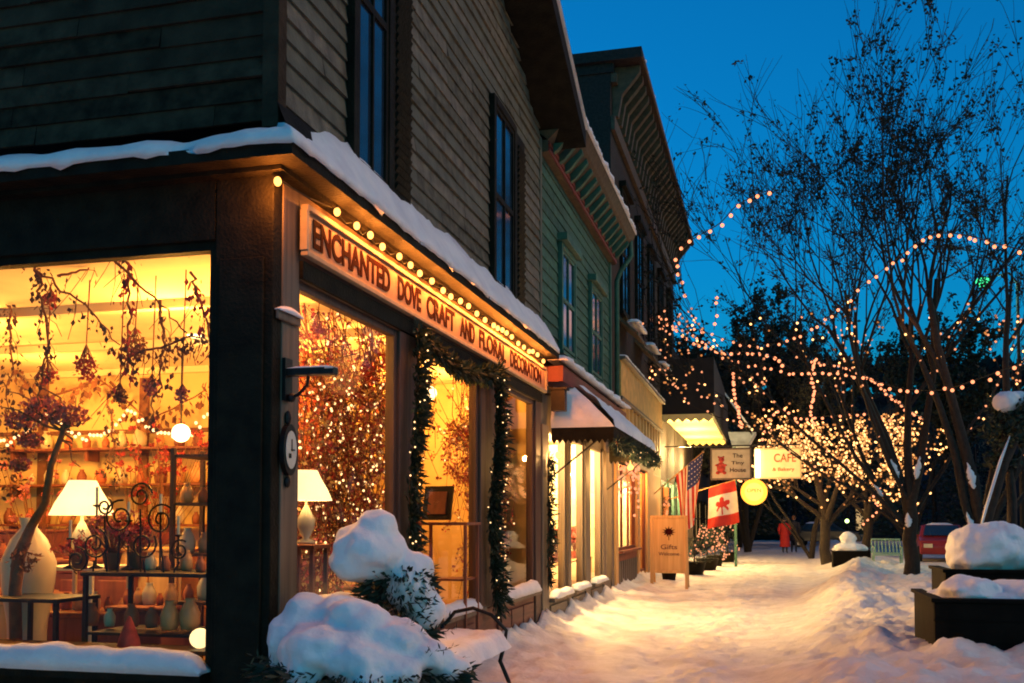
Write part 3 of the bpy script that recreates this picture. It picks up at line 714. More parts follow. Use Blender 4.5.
# hanging bunches
def bunch_down(label, px, py, Y, r, m, ln=None):
    p = at(px, py, Y); t = empty('hanging_flower_bunch', p, label, 'dried flowers')
    s_ = MB(); zt = 3.45
    s_.tube([p+Vector((0, 0, r*1.6)), (p.x+.02, p.y, zt)], .005, 4)
    for i in range(14): s_.tube([p+Vector((0, 0, r*1.7)), p+Vector((rnd.gauss(0, r*.5), rnd.gauss(0, r*.5), rnd.uniform(-.2, .6)*r))], .004, 3)
    s_.build('stem', 'vine', t); f_ = MB(); f_.cloud(p, (r*.9, r*.9, r), int(260*(r/.12)), .03, asp=.8, fill=True); f_.build('flower_head', m, t)
for a in (('full red bunch of dried flowers hanging near the middle of the side window', 86, 368, 6.6, .11, 'berry'), ('small drooping brown bunch hanging from the vine in the side window', 120, 396, 6.5, .06, 'vine'),
          ('small round rose bunch hanging right of the brown one', 152, 388, 6.6, .065, 'pinkish'), ('red bunch hanging above the dried tree', 47, 375, 6.7, .08, 'berry'), ('wide dark red bunch beside the corner post', 135, 348, 6.9, .10, 'vine'),
          ('tiny rose bunch hanging by the right edge of the side window', 182, 395, 6.5, .05, 'pinkish'), ('long red bunch high on the left vine', 50, 300, 6.6, .06, 'berry')):
    bunch_down(*a)
# vines across the top of the left window
def vine(label, pts, leaves, seed, lm='leaf_dry', r=.012, sz=.05):
    t = empty('hanging_vine', Vector(pts[0]), label, 'vine'); P = [Vector(p) for p in pts]
    Q = []
    for a, c in zip(P, P[1:]): Q += twist(a, c, .05, 5, seed+len(Q))[:-1]
    Q.append(P[-1])
    b = MB(); b.tube(Q, [r*(1-.6*i/len(Q)) for i in range(len(Q))], 5)
    for i in range(len(Q)//2):
        q = rnd.choice(Q); e = q+Vector((rnd.gauss(0, .1), rnd.gauss(0, .06), -rnd.uniform(.05, .3))); b.tube([q, q.lerp(e, .5)+Vector((.02, 0, .02)), e], .003, 3)
    b.build('stem', 'vine', t)
    f_ = MB()
    for i in range(leaves):
        k_ = rnd.randrange(len(Q)-1); q = Q[k_].lerp(Q[k_+1], rnd.random()); f_.leaf(q+Vector((rnd.gauss(0, .04), rnd.gauss(0, .04), rnd.gauss(-.05, .06))), sz*rnd.uniform(.5, 1.3), None, Vector((rnd.gauss(0,.5), rnd.gauss(0,.5), -1)).normalized(), .6)
    f_.build('leaves', lm, t)
vine('vine crossing the top left of the side window to its middle', [at(30, 262, 6.4), at(55, 285, 6.45), at(90, 310, 6.4), at(120, 345, 6.4)], 70, 1)
vine('leafy vine dropping straight down near the left vine knot', [at(35, 262, 6.4), at(42, 300, 6.4), at(48, 340, 6.4), at(40, 390, 6.4), at(30, 420, 6.4)], 110, 2)
vine('thick vine slanting down to the right side of the side window', [at(108, 252, 6.3), at(125, 270, 6.3), at(160, 305, 6.3), at(187, 333, 6.3)], 12, 3)
vine('leafy vine curving across the right of the side window', [at(120, 350, 6.4), at(140, 352, 6.4), at(165, 346, 6.4), at(190, 336, 6.4), at(212, 340, 6.4)], 150, 4, 'vine')
vine('thin vine by the right edge of the side window', [at(190, 272, 6.4), at(200, 300, 6.4), at(208, 325, 6.4), at(210, 380, 6.4)], 90, 5, 'berry')
vine('leafy vine trailing down the middle of the side window', [at(120, 250, 6.4), at(128, 270, 6.4), at(130, 310, 6.4), at(128, 350, 6.4), at(120, 385, 6.4)], 120, 6, 'berry')
vine('thin bowed vine linking the two vine knots', [at(58, 276, 6.5), at(80, 270, 6.5), at(105, 262, 6.5)], 4, 7)
vine('leafy strand hanging beside the round flower bunch', [at(160, 300, 6.5), at(163, 340, 6.5), at(160, 380, 6.5), at(150, 420, 6.5)], 60, 8, 'vine')
vine('leafy garland looped along the back wall of the shop', [at(-20, 330, 10.8), at(40, 400, 10.8), at(100, 380, 10.8), at(150, 420, 10.8), at(205, 390, 10.8)], 180, 12, 'vine', .02, .12)
vine('leafy strand hanging over the red-brown sideboard', [at(8, 300, 7.5), at(12, 360, 7.5), at(6, 420, 7.5)], 140, 13, 'leaf_dry')
vine('pale leafy strand hanging behind the lamp', [at(108, 400, 7.8), at(112, 430, 7.8), at(110, 460, 7.8), at(120, 480, 7.8)], 80, 9, 'leaf_dry')
# curtains / drapes
def drape(label, x0, x1, Y, z0, z1, m, along='x', n=40, amp=.05):
    mb = MB(); rows = []
    for i in range(n+1):
        t = i/n; w_ = amp*math.sin(t*n*.9)+amp*.4*math.sin(t*n*.37)
        for z in (z1, (z0+z1)/2, z0):
            v_ = x0+(x1-x0)*t
            rows.append((v_, Y+w_, z) if along == 'x' else (Y+w_, v_, z))
    mb.add(rows, [(i*3+j, i*3+j+1, (i+1)*3+j+1, (i+1)*3+j) for i in range(n) for j in range(2)])
    return tag(mb.build('curtain', m, None, True), label, 'curtain')
mat('gold_cloth', (.85, .6, .22), .8, .15, 6); mat('russet_cloth', (.35, .10, .05), .8, .3, 6)
drape('gold curtain hanging in the middle display window', -4.6, -4.2, 11.2, .5, 3.3, 'gold_cloth')
drape('russet curtain behind the third display window', -3.9, -3.45, 13.2, .5, 3.3, 'russet_cloth')
drape('russet curtain on the back wall behind the near display window', -5.5, -4.9, 10.6, .5, 3.4, 'russet_cloth')
for i, z in enumerate((1.55, 2.05, 2.5)):
    t = empty('wall_shelf', (-7.3, 10.9, z), ('lowest', 'middle', 'highest')[i]+' of the three long shelves on the back wall of the shop', 'shelf')
    b = MB(); b.box(-9.6, -5.9, 10.75, 11.05, z-.03, z); b.build('board', 'redwood', t, bevel=.005)
    for q_ in range(4): b = MB(); b.box(-9.4+1.1*q_, -9.36+1.1*q_, 10.8, 11.05, z-.16, z-.031); b.build('bracket', 'redwood', t)
    for k_ in range(13):
        jar('display_jar', 'pottery jar on the '+('lowest', 'middle', 'highest')[i]+' shelf of the back wall', (-9.45+.27*k_+rnd.uniform(-.04, .04), 10.9, z), rnd.uniform(.07, .15), rnd.choice(('terracotta', 'amber_pottery', 'white_cer', 'redwood')), 'pottery jars on the '+('lowest', 'middle', 'highest')[i]+' wall shelf')
fl2 = empty('fairy_lights', (-7, 10.6, 2.9), 'loops of tiny lights strung across the back of the shop', 'string lights')
q2 = MB(); q2.ball((0,0,0), .022, 6, 4); proto = None
for i in range(90):
    c0 = Vector((-9.8+.052*i, 10.55, 2.95-.35*abs(math.sin(i*.14))+rnd.gauss(0, .03)))
    if proto is None: proto = q2.build('bulb', 'bulb_int', None); proto.parent = fl2; c_ = proto
    else: c_ = proto.copy(); col.objects.link(c_)
    c_.location = c0-fl2.location
for k_, (px, y_) in enumerate(((70, 6.75), (96, 6.8), (128, 6.7), (160, 6.8), (178, 6.75))):
    p = at(px, 560, y_); t = empty('candlestick', (p.x, y_, 1.22), ('short thin', 'tall thin', 'curved dark', 'plain dark', 'small dark')[k_]+' iron candlestick with a pale candle on the iron table', 'candlestick'); h_ = (.22, .48, .36, .42, .25)[k_]
    b = MB(); b.lathe((p.x, y_, 1.22), [(0,0),(.05,0),(.05,.01),(.008,.03),(.008,h_),(.03,h_+.01),(.03,h_+.02),(0,h_+.02)], 10); b.build('stem', 'iron', t, True)
    b = MB(); b.tube([(p.x, y_, 1.24+h_), (p.x, y_, 1.38+h_)], .011, 8); b.build('candle', 'cloth', t)
# twig tangle with fairy lights behind windows 1 and 3
def tangle(label, c, r, n, nl, seed, more=0):
    t = empty('twig_tangle', Vector(c), label, 'twigs'); q = random.Random(seed)
    b = MB(); ends = []
    for i in range(n):
        a = Vector((c[0]+q.gauss(0, r[0]*.6), c[1]+q.uniform(-1, 1)*r[1], c[2]+q.uniform(-1, 1)*r[2]))
        a.x = min(a.x, FX-.14); d = Vector((-abs(q.gauss(0, .15)), q.gauss(0, .4), q.gauss(0, .55))); d.y = max(d.y, 6.12-a.y); mid = a+d*.5+Vector((q.gauss(0,.05), q.gauss(0,.08), q.gauss(0,.08)))
        b.tube([a, mid, a+d], [.006, .005, .003], 3); ends += [mid, a+d, a.lerp(mid, .5)]
    b.build('twigs', 'vine', t)
    f_ = MB()
    for e in ends:
        e.x = min(e.x, FX-.14); e.y = min(max(e.y, 6.12), 13.2)
        if q.random() < .7: f_.cloud(e, (.05, .06, .06), 8, .038, asp=.9)
    f_.m = [q.randrange(3) for _ in f_.f]; f_.build('berries', ['berry', 'pinkish', 'gold_cloth'], t)
    q2 = MB(); q2.ball((0,0,0), .012, 6, 4); proto = None
    for i in range(nl):
        e = q.choice(ends)+Vector((.03, q.gauss(0, .05), q.gauss(0, .05)))
        if proto is None: proto = q2.build('bulb', 'bulb_int', None); proto.parent = t; c_ = proto
        else: c_ = proto.copy(); col.objects.link(c_)
        c_.location = e-Vector(c)
    if more:
        m_ = MB()
        for i in range(more): m_.ball(q.choice(ends)+Vector((.03+q.gauss(0, .02), q.gauss(0, .05), q.gauss(0, .05))), .012, 6, 4)
        tag(m_.build('bulbs', 'bulb_int', t), kind='stuff')
tangle('dense tangle of red berried twigs and fairy lights in the near display window', (-3.8, 8.65, 2.2), (.16, .95, 1.0), 620, 99, 4, 330)
tangle('low tangle of berried twigs and fairy lights in the third display window', (-3.5, 12.6, 1.75), (.14, .6, .5), 150, 60, 5)
tangle('berried twigs and fairy lights hanging low behind the snowy shrub', (-3.6, 7.5, 1.2), (.1, .4, .5), 90, 30, 6)
p = at(306, 520, 7.0); lamp('table_lamp', 'table lamp with a wide bright shade behind the corner board in the near display window', (-3.40, 6.98, 1.42), .82, 16, .24)
tabl('lamp_stand', 'tall narrow stand carrying the lamp behind the corner board', -3.55, -3.26, 6.83, 7.13, 1.415, m='redwood')
# middle window display
for i, (y, z0_, w_, lab) in enumerate(((9.3, .36, .9, 'red-brown dresser well behind the middle display window'), (11.6, .36, .8, 'tall red-brown cupboard behind the third display window'), (8.3, .36, .6, 'narrow red-brown cupboard behind the nearer garland'))):
    x = (-5.0, -4.5, -4.6)[i]; h_ = (1.0, 1.5, 1.7)[i]; t = empty('cupboard', (x, y, .36), lab, 'cupboard')
    b = MB(); b.box(x-.25, x+.25, y-w_/2, y+w_/2, .36, .36+h_); b.build('body', 'redwood', t, bevel=.012)
    for q_ in (-1, 1): b = MB(); b.box(x+.251, x+.27, y+q_*w_*.25-w_*.2, y+q_*w_*.25+w_*.2, .45, .30+h_); b.build('door', 'redwood', t, bevel=.01)
    bunch_up('dried_arrangement', 'spray of dried flowers on the '+lab, (x, y, .361+h_), 45, .14, .75, ('pinkish', 'berry', 'berry')[i], sz=.05)
tangle('loose twigs with fairy lights along the top of the middle display window', (-3.6, 9.5, 2.85), (.12, .85, .25), 90, 40, 8)
tangle('twigs and fairy lights high in the third display window', (-3.55, 12.3, 2.6), (.12, .8, .4), 110, 40, 9)
ch = empty('easel_picture', (-3.75, 9.6, .36), 'dark framed picture leaning on a slim red stand in the middle display window', 'picture')
p = at(438, 503, 9.9)
b = MB(); b.obox((p.x, 9.9, p.z), (.32, .03, .36), (-.25, 0, -.1)); b.build('frame', 'iron', ch)
b = MB(); b.obox((p.x, 9.875, p.z), (.2, .02, .24), (-.25, 0, -.1)); b.build('picture', 'redwood', ch)
tabl('slim_table', 'slim red-brown table under the leaning picture', p.x-.2, p.x+.38, 9.7, 10.2, p.z-.2, m='redwood', shelf=(1.0,))
tabl('slim_table', 'low red-brown table inside the middle display window', -4.1, -3.4, 9.0, 9.6, .95, m='redwood')
wr = at(466, 455, 11.8)
t = empty('wreath', wr, 'round red berried wreath hanging in the middle display window', 'wreath')
b = MB()
for i in range(900):
    a = rnd.random()*6.283; r_ = .24+rnd.gauss(0, .05); b.leaf(wr+Vector((r_*math.cos(a), rnd.gauss(0, .04), r_*1.15*math.sin(a))), .04, None, asp=.8)
b.build('berries', 'pinkish', t)
p = at(516, 540, 12.6); lamp('table_lamp', 'table lamp with a bright shade in the third display window', (-3.6, 12.75, .98), .95, 20, .2)
tabl('low_table', 'low pale table under the lamp in the third display window', -3.85, -3.35, 12.4, 13.05, .975, m='cloth')
for i, (y, z, m, s) in enumerate(((9.2, .95, 'white_cer', .08), (9.45, .95, 'terracotta', .09), (9.05, .95, 'amber_pottery', .07), (10.05, 1.0, 'white_cer', .07))):
    jar('display_jar', ('white', 'terracotta', 'amber', 'small white')[i]+' pottery jar in the middle display window', (-3.6-.05*i, y, z), s, m)
for a in (('rose bunch hanging from the ceiling in the near display window', 318, 330, 7.4, .09, 'pinkish'), ('red bunch hanging from the ceiling beside the nearer garland', 370, 372, 8.6, .1, 'berry'), ('rose bunch hanging behind the swag', 420, 400, 9.7, .08, 'pinkish')):
    bunch_down(*a)
# shop lights; those nearest the glass are added to brighten the pavement
for p, W in (((-5.0, 7.6, 3.1), 135), ((-7.4, 7.8, 3.1), 165), ((-8.2, 9.8, 2.9), 120), ((-5.2, 9.8, 3.0), 140), ((-3.95, 7.3, 3.12), 90), ((-3.9, 9.5, 3.12), 130), ((-3.85, 12.3, 3.12), 130), ((-4.6, 12.4, 2.9), 60)):
    light('ceiling_and_fill_light', p, W, (1, .44, .075), .12)

# ------------------------------------------------------------------ green building
GY0, GY1 = 13.62, 20.1
gb = empty('green_building', (FX, GY0, 0), 'green clapboard building with red trimmed eaves and a snow-capped awning', 'building')
b = MB(); clap_x(b, FX-.02, GY0, GY1, 4.0, 6.85, .17, .022); b.build('upper_wall', ['green_sid', 'green_sid_b', 'green_sid_c'], gb)
b = MB(); b.box(-14, FX-.05, GY0, GY1, 3.7, 6.9); b.build('core_wall', 'dark', gb)
b = MB(); b.box(FX-.02, FX+.03, GY1-.14, GY1, 3.9, 6.85); b.build('corner_trim', 'green_trim', gb, bevel=.005)
for y0, y1 in ((14.95, 15.95), (17.6, 18.7)): window_x(gb, FX-.005, y0, y1, 4.25, 5.78, 'green_trim', hood=True)
# eaves
b = MB(); b.box(FX-.3, FX+.10, GY0+.05, GY1+.1, 6.83, 7.0); b.add([(FX+.10, GY0+.05, 7.0), (FX+.42, GY0+.05, 7.28), (FX+.42, GY1+.2, 7.28), (FX+.10, GY1+.2, 7.0), (FX-.5, GY0+.05, 7.5), (FX+.5, GY0+.05, 7.45), (FX+.5, GY1+.2, 7.45), (FX-.5, GY1+.2, 7.5)], [(0,1,2,3),(1,5,6,2),(4,5,6,7),(0,4,5,1),(3,2,6,7)])
b.build('eaves', 'cornice', gb)
b = MB(); b.box(FX+.101, FX+.125, GY0+.05, GY1+.1, 6.84, 6.89); b.box(FX+.101, FX+.125, GY0+.05, GY1+.1, 6.93, 6.98); b.build('eaves_trim', 'red_trim', gb)
for i in range(15): y = GY0+.3+i*.43; b = MB(); b.prism([(FX+.126, y, 6.9), (FX+.126, y, 7.02), (FX+.38, y, 7.25), (FX+.40, y, 7.18), (FX+.2, y, 6.95)], (0, .1, 0)); b.build('bracket', 'green_trim', gb)
snow_strip('eaves_snow', 'line of snow along the eaves of the green building', (FX+.3, GY0+.1, 7.46), (FX+.3, GY1+.22, 7.46), (1, 0, 0), .24, .10, 9)
b = MB(); b.tube([(FX+.40, GY1+.1, 7.3), (FX+.42, GY1+.12, 7.0), (FX+.2, GY1+.12, 6.7), (FX+.12, GY1+.1, 6.5), (FX+.12, GY1+.1, 3.9)], .05, 8); b.build('downpipe', 'green_trim', gb, True)
# pent ledge over the ground floor, red fascia
b = MB(); b.add([(FX+.32, GY0+.1, 3.78), (FX+.32, GY1+.1, 3.78), (FX, GY1+.1, 4.02), (FX, GY0+.1, 4.02)], [(0,1,2,3)]); b.box(FX-.02, FX+.3, GY0+.1, GY1+.1, 3.55, 3.77); b.build('pent_ledge', 'red_trim', gb)
snow_strip('pent_snow', 'snow along the red ledge of the green building', (FX+.06, GY0+.15, 3.86), (FX+.06, GY1+.1, 3.86), (1, 0, 0), .3, .10, 10)
# ground floor frame
b = MB(); b.box(FX-.2, FX-.02, GY0, GY1+.3, 2.95, 3.55); b.box(FX-.2, FX, GY0, GY1+.3, -.2, .42)
b.build('shopfront_wall', 'trim_brown', gb)
for y0, y1 in ((13.62, 14.05), (15.5, 15.72), (17.05, 17.5), (18.95, 19.3), (20.0, 20.3)):
    b = MB(); b.box(FX-.15, FX+.03, y0, y1, -.2, 2.95); b.build('pilaster', 'trim_brown', gb, bevel=.01)
for y0, y1 in ((14.052, 15.498), (15.722, 17.048), (17.502, 18.948)):
    shopwin_x(gb, FX-.04, y0, y1, .48, 2.95, 'trim_brown')
    b = MB(); b.box(FX+.0, FX+.11, y0, y1, .42, .478); b.build('sill', 'trim_brown', gb)
    b = MB(); b.box(FX+.001, FX+.03, y0+.12, y1-.12, .06, .36); b.build('bulkhead_panel', 'trim_brown', gb, bevel=.01)
    snow_strip('sill_snow', 'snow on the '+{14.052: 'nearest', 15.722: 'middle', 17.502: 'farthest'}[y0]+' window sill under the snow-capped awning', (FX+.0, y0+.1, .478), (FX+.0, y1-.1, .478), (1, 0, 0), .14, .09, int(y0*9))
b = MB(); b.box(FX-2.0, FX-.2, GY0+.1, 20.0, .36, .42); b.box(FX-2.0, FX-.2, GY0+.1, 20.0, 3.1, 3.2); b.build('shop_floor', 'floorw', gb)
mat('pale_shop_wall', (.85, .78, .5), .8, .1, 3)
b = MB(); b.box(FX-2.1, FX-2.0, GY0, 20.1, .42, 3.1); b.box(FX-2.0, FX-.2, GY0+.02, GY0+.1, .42, 3.1); b.box(FX-2.0, FX-.2, 19.5, 19.6, .42, 3.1); b.build('shop_wall', 'pale_shop_wall', gb)
for y in (14.8, 16.5, 18.4): light('shop_light', (FX-.7, y, 2.85), 640, (1, .62, .25), .1)
p = at(553, 453, 14.3)
b = MB(); b.ball((FX+.12, 14.3, 2.55), .055, 10, 8); t = tag(b.build('entry_bulb', 'bulb_sign', None, True), 'single bright bulb under the near end of the snow-capped awning', 'bulb')
light('entry_light', (FX+.25, 14.3, 2.5), 45, (1, .5, .15), .05)
for i, (y, m, lab) in enumerate(((14.6, 'berry', 'red flower pot in the nearest window under the awning'), (16.2, 'leaf_dark', 'leafy green plant in the middle window under the awning'), (16.6, 'berry', 'poinsettia beside the leafy plant under the awning'), (18.2, 'pinkish', 'rose flower pot in the farthest window under the awning'))):
    bunch_up('potted_flowers', lab, (FX-.4, y, .9), 40, .1, .5, m, sz=.06)
tabl('display_shelf', 'long display shelf inside the windows under the awning', FX-.7, FX-.2, 14.1, 19, .898, .42, m='orange_wood')
# awning: hipped, snow-covered
aw = MB(); y0, y1 = 14.15, 19.6; xo = FX+.95; zb, zt = 2.92, 3.52
A = [(FX+.04, y0, zb), (xo, y0, zb), (xo, y1, zb), (FX+.04, y1, zb), (FX+.04, y0+.25, zt), (FX+.3, y0+.5, zt), (FX+.3, y1-.5, zt), (FX+.04, y1-.25, zt)]
aw.add(A, [(0,1,5,4), (1,2,6,5), (2,3,7,6), (4,5,6,7)]); aw.build('awning', 'trim_dark', gb)
v = MB(); n = 60
path = [(FX+.04, y0), (xo, y0), (xo, y1), (FX+.04, y1)]
for (ax, ay), (bx_, by) in zip(path, path[1:]):
    L_ = math.hypot(bx_-ax, by-ay); k = int(L_/.08)
    for i in range(k):
        t0, t1 = i/k, (i+1)/k; pa = (ax+(bx_-ax)*t0, ay+(by-ay)*t0); pb = (ax+(bx_-ax)*t1, ay+(by-ay)*t1); tm = ((pa[0]+pb[0])/2, (pa[1]+pb[1])/2)
        d0 = .16
        v.add([(*pa, zb), (*pb, zb), (*pb, zb-d0), (*tm, zb-d0-.06), (*pa, zb-d0)], [(0,1,2,3,4)])
v.build('valance', 'trim_dark', gb)
for px_ in ((xo-.03, y0+.04), (xo-.03, y1-.04)): fr = MB(); fr.tube([(FX, px_[1], 2.2), (px_[0], px_[1], zb)], .015, 5); fr.build('awning_strut', 'iron', gb)
sn = MB(); q = 14
def bil(a, b_, c, d, u, w): return (Vector(a).lerp(Vector(b_), u)).lerp(Vector(d).lerp(Vector(c), u), w)
for quad_, nu in (((A[0], A[1], A[5], A[4]), 14), ((A[1], A[2], A[6], A[5]), 60)):
    vs = []; n_ = (Vector(quad_[1])-Vector(quad_[0])).cross(Vector(quad_[3])-Vector(quad_[0])).normalized()
    if n_.z < 0: n_ = -n_
    for j in range(11):
        for i in range(nu+1):
            u = i/nu; w = j/10; p = bil(*quad_, u, -.02+w*1.05)
            th_ = (.10+.04*fbm(p.x*2, p.y*2, p.z*2))*(1-.9*max(0, (.12-w)/.12))
            vs.append(p+n_*th_+Vector((0, 0, .02)))
    sn.add(vs, [(j*(nu+1)+i, j*(nu+1)+i+1, (j+1)*(nu+1)+i+1, (j+1)*(nu+1)+i) for j in range(10) for i in range(nu)])
tag(sn.build('awning_snow', SNOW, None, True), 'thick smooth snow covering the hipped shop awning', 'snow')
b = MB(); b.ball((FX+.5, 19.3, 2.62), .06, 10, 8); b.tube([(FX+.5, 19.3, 2.68), (FX+.5, 19.3, 3.0)], .01, 5); tag(b.build('board_fill_bulb', 'bulb_sign', None, True), 'added bulb under the far end of the awning that lights the pavement board', 'bulb')
light('board_fill_light', (FX+.62, 19.35, 2.5), 110, (1, .48, .13), .08)  # bulb and lamp added to brighten the pavement board and the snow
lan = MB(); lan.box(FX+.1, FX+.3, 13.85, 14.0, 3.15, 3.45); lan.box(FX, FX+.1, 13.9, 13.95, 3.38, 3.41); lan.box(FX+.07, FX+.33, 13.82, 14.03, 3.45, 3.48)
tag(lan.build('lantern', 'iron', None), 'dark unlit lantern box beside the end of the shop sign', 'lantern')
garland('garland', 'slim evergreen garland on the pilaster beside the awning', [(FX+.06, 13.84, 2.5-.2*i) for i in range(10)], .08, 500, 8, 10)
garland('garland', 'evergreen garland swagged under the awning edge', [(xo+.03, y0+5.4*i/16, zb-.2-.07*math.sin(i*1.2)) for i in range(17)], .09, 500, 9, 20)

# ------------------------------------------------------------------ dark brick building with bracketed cornice
BY0, BY1 = 20.3, 29.3
bb_ = empty('brick_building', (FX, BY0, 0), 'tall dark brick building with a bracketed cornice and a gold signboard', 'building')
b = MB(); b.box(-14, FX-.01, BY0, 34.5, 3.0, 10.9); b.build('wall', 'brick', bb_)
b = MB(); b.box(-14, FX+.06, BY0-.04, 34.6, 10.9, 11.1); b.box(-14, FX+.66, BY0-.15, 34.8, 11.1, 11.32); b.box(-6.1, -4.2, BY0-.1, BY0+1.0, 11.321, 12.1); b.box(-8.5, -7.2, BY0-.1, BY0+1.2, 11.321, 11.9); b.build('cornice', 'brick', bb_)
b = MB(); b.box(FX, FX+.08, BY0, 34.5, 9.7, 10.0); b.box(FX, FX+.12, BY0, 34.5, 10.7, 10.89); b.build('frieze', 'cornice', bb_)
for i in range(28):
    b = MB(); y = BY0+.2+i*.51
    b.prism([(FX+.0, y, 10.05), (FX+.12, y, 10.05), (FX+.2, y, 10.5), (FX+.58, y, 10.95), (FX+.58, y, 11.09), (FX+.0, y, 11.09)], (0, .16, 0)); b.build('bracket', 'cornice', bb_)
b = MB(); b.box(FX+.66, FX+.69, BY0-.1, 34.8, 11.12, 11.2); b.build('cornice_edge', 'fascia', bb_)
snow_strip('cornice_snow', 'thin snow on the cornice corner of the dark brick building', (FX+.3, BY0-.1, 11.32), (FX+.3, 34.6, 11.32), (1, 0, 0), .34, .07, 12)
for y in (21.6, 24.2, 26.8, 29.4, 32): window_x(bb_, FX-.008, y, y+1.1, 6.2, 8.8, 'trim_dark', hood=True)
b = MB(); b.box(FX-.2, FX-.01, BY0, 34.5, 2.8, 3.0); b.box(-14, FX-2.2, BY0, 34.5, -.2, 3); b.build('lower_wall', 'brick', bb_)
# sloped snowy bits on the small ledges
for i in range(3):
    y = 21.0+i*2.9
    s = MB(); s.prism([(FX+.0, y, 5.9), (FX+.0, y+1.6, 5.9), (FX+.45, y+1.6, 5.5), (FX+.45, y, 5.5)], (0, 0, .07)); s.build('window_hood', 'cornice', bb_)
    snow_strip('hood_snow', 'patch of snow on the '+('nearest', 'middle', 'farthest')[i]+' small hood above the gold signboard', (FX+.22, y, 5.8), (FX+.22, y+1.5, 5.8), (1, 0, 0), .25, .09, 20+i)
mat('gold_board', (.62, .36, .10), .55, .25, 5, .2, 30)
b = MB(); b.box(FX+.0, FX+.10, 20.9, BY1, 4.22, 4.98); b.build('signboard', 'gold_board', bb_)
b = MB(); b.box(FX-.01, FX+.2, 20.85, BY1+.05, 4.985, 5.06); b.box(FX-.01, FX+.14, 20.85, BY1+.05, 4.14, 4.215); b.build('board_moulding', 'trim_brown', bb_, bevel=.01)
snow_strip('board_snow', 'thin snow on top of the gold signboard', (FX+.0, 20.9, 5.06), (FX+.0, BY1, 5.06), (1, 0, 0), .2, .05, 30)
b = MB(); b.box(FX-.1, FX-.02, 20.9, BY1, 3.0, 4.14); b.build('transom', 'redwood', bb_)
for i in range(13):
    y = 21.0+i*.66; b = MB(); b.box(FX-.02, FX+.07, y, y+.16, 3.1, 4.138); b.build('slat', 'orange_wood', bb_)
b = MB(); b.box(FX-.1, FX+.05, 20.9, BY1, 2.86, 3.09); b.build('lintel', 'orange_wood', bb_)
for y0, y1 in ((20.45, 20.8), (24.0, 24.4), (26.0, 29.2)):
    b = MB(); b.box(FX-.15, FX+.05, y0, y1, -.1, 2.858); b.build('pilaster', 'orange_wood', bb_, bevel=.012)
shopwin_x(bb_, FX-.04, 20.802, 23.998, .95, 2.858, 'redwood', (21.9, 22.95))
b = MB(); b.box(FX-.15, FX+.02, 20.802, 23.998, -.1, .9); b.box(FX-.1, FX+.14, 20.802, 23.998, .9, .948); b.build('bulkhead', 'redwood', bb_)
b = MB()
for i in range(9): b.box(FX+.021, FX+.045, 20.9+i*.34, 21.12+i*.34, .08, .72)
b.build('bulkhead_slat', 'trim_brown', bb_)
shopwin_x(bb_, FX-.04, 24.402, 25.998, .3, 2.858, 'redwood')
drape('red curtain in the window past the snow-capped awning', 20.9, 23.9, FX-.5, .95, 2.85, mat('red_cloth', (.55, .07, .04), .8, .3, 3), 'y', 60, .06)
b = MB(); b.box(FX-2.2, FX-.16, 20.4, 29, .1, .2); b.box(FX-2.2, FX-.16, 20.4, 29, 2.9, 2.98); b.build('shop_floor', 'wallpaper', bb_)
for y in (22.2, 25.2): light('shop_light', (FX-.25, y, 2.7), 220, (1, .42, .10), .06)
fs_ = empty('fairy_lights', (FX, 22, 2.6), 'cluster of small orange lights around the red curtained window', 'string lights')
q2 = MB(); q2.ball((0,0,0), .035, 6, 4); proto = None
for i in range(46):
    c0 = Vector((FX+.08, rnd.uniform(20.6, 24.2), 2.9-.25*abs(rnd.gauss(0, 1.6)))); 
    if proto is None: proto = q2.build('bulb', 'bulb_sm', None); proto.parent = fs_; c_ = proto
    else: c_ = proto.copy(); col.objects.link(c_)
    c_.location = c0-fs_.location

# ------------------------------------------------------------------ gift shop with lit awning and the shops beyond
gs = empty('awning_shop', (FX, 29.35, 0), 'dark low shop with a scalloped yellow awning lit from below', 'building')
b = MB(); b.box(-12, FX, 34.6, 42, 3.1, 7.5); b.box(-12, FX-.2, 29.35, 42, 2.9, 3.1); b.box(-12, FX-1.6, 29.35, 42, -.1, 2.9); b.build('wall', 'brick', gs)
b = MB()
for i in range(5): b.box(FX-.12, FX+.02, 29.5+i*2.4, 29.8+i*2.4, -.1, 2.9)
b.box(FX-.12, FX+.015, 29.5, 42, -.1, .5); b.build('shopfront_frame', 'green_trim', gs)
for i in range(4): shopwin_x(gs, FX-.04, 29.802+i*2.4, 31.898+i*2.4, .5, 2.9, 'green_trim')
b = MB(); b.box(FX-1.6, FX-1.5, 29.4, 42, -.1, 2.9); b.box(FX-1.6, FX-.15, 29.4, 42, -.1, .3); b.build('shop_wall', 'pale_shop_wall', gs)
for y in (31, 33.5, 36.5, 39.5): light('shop_light', (FX-.5, y, 2.6), 650, (1, .62, .26), .08)
xo, y0, y1 = -1.55, 29.9, 39.6
mat('yellow_canvas', (.82, .68, .28), .8, .12, 4)
b = MB(); b.box(FX+.02, xo, y0, y1, 4.70, 4.74); b.build('awning', 'yellow_canvas', gs)
v = MB()
def scal(a, b_, k):
    a, b_ = Vector(a), Vector(b_)
    for i in range(k):
        p, r_ = a.lerp(b_, i/k), a.lerp(b_, (i+1)/k); m_ = (p+r_)/2; v.add([p, r_, r_-Vector((0,0,.10)), m_-Vector((0,0,.20)), p-Vector((0,0,.10))], [(0,1,2,3,4)])
scal((xo, y0, 4.70), (xo, y1, 4.70), 30); scal((FX+.02, y0, 4.70), (xo, y0, 4.70), 6); scal((FX+.02, y1, 4.70), (xo, y1, 4.70), 6); v.build('valance', 'yellow_canvas', gs)
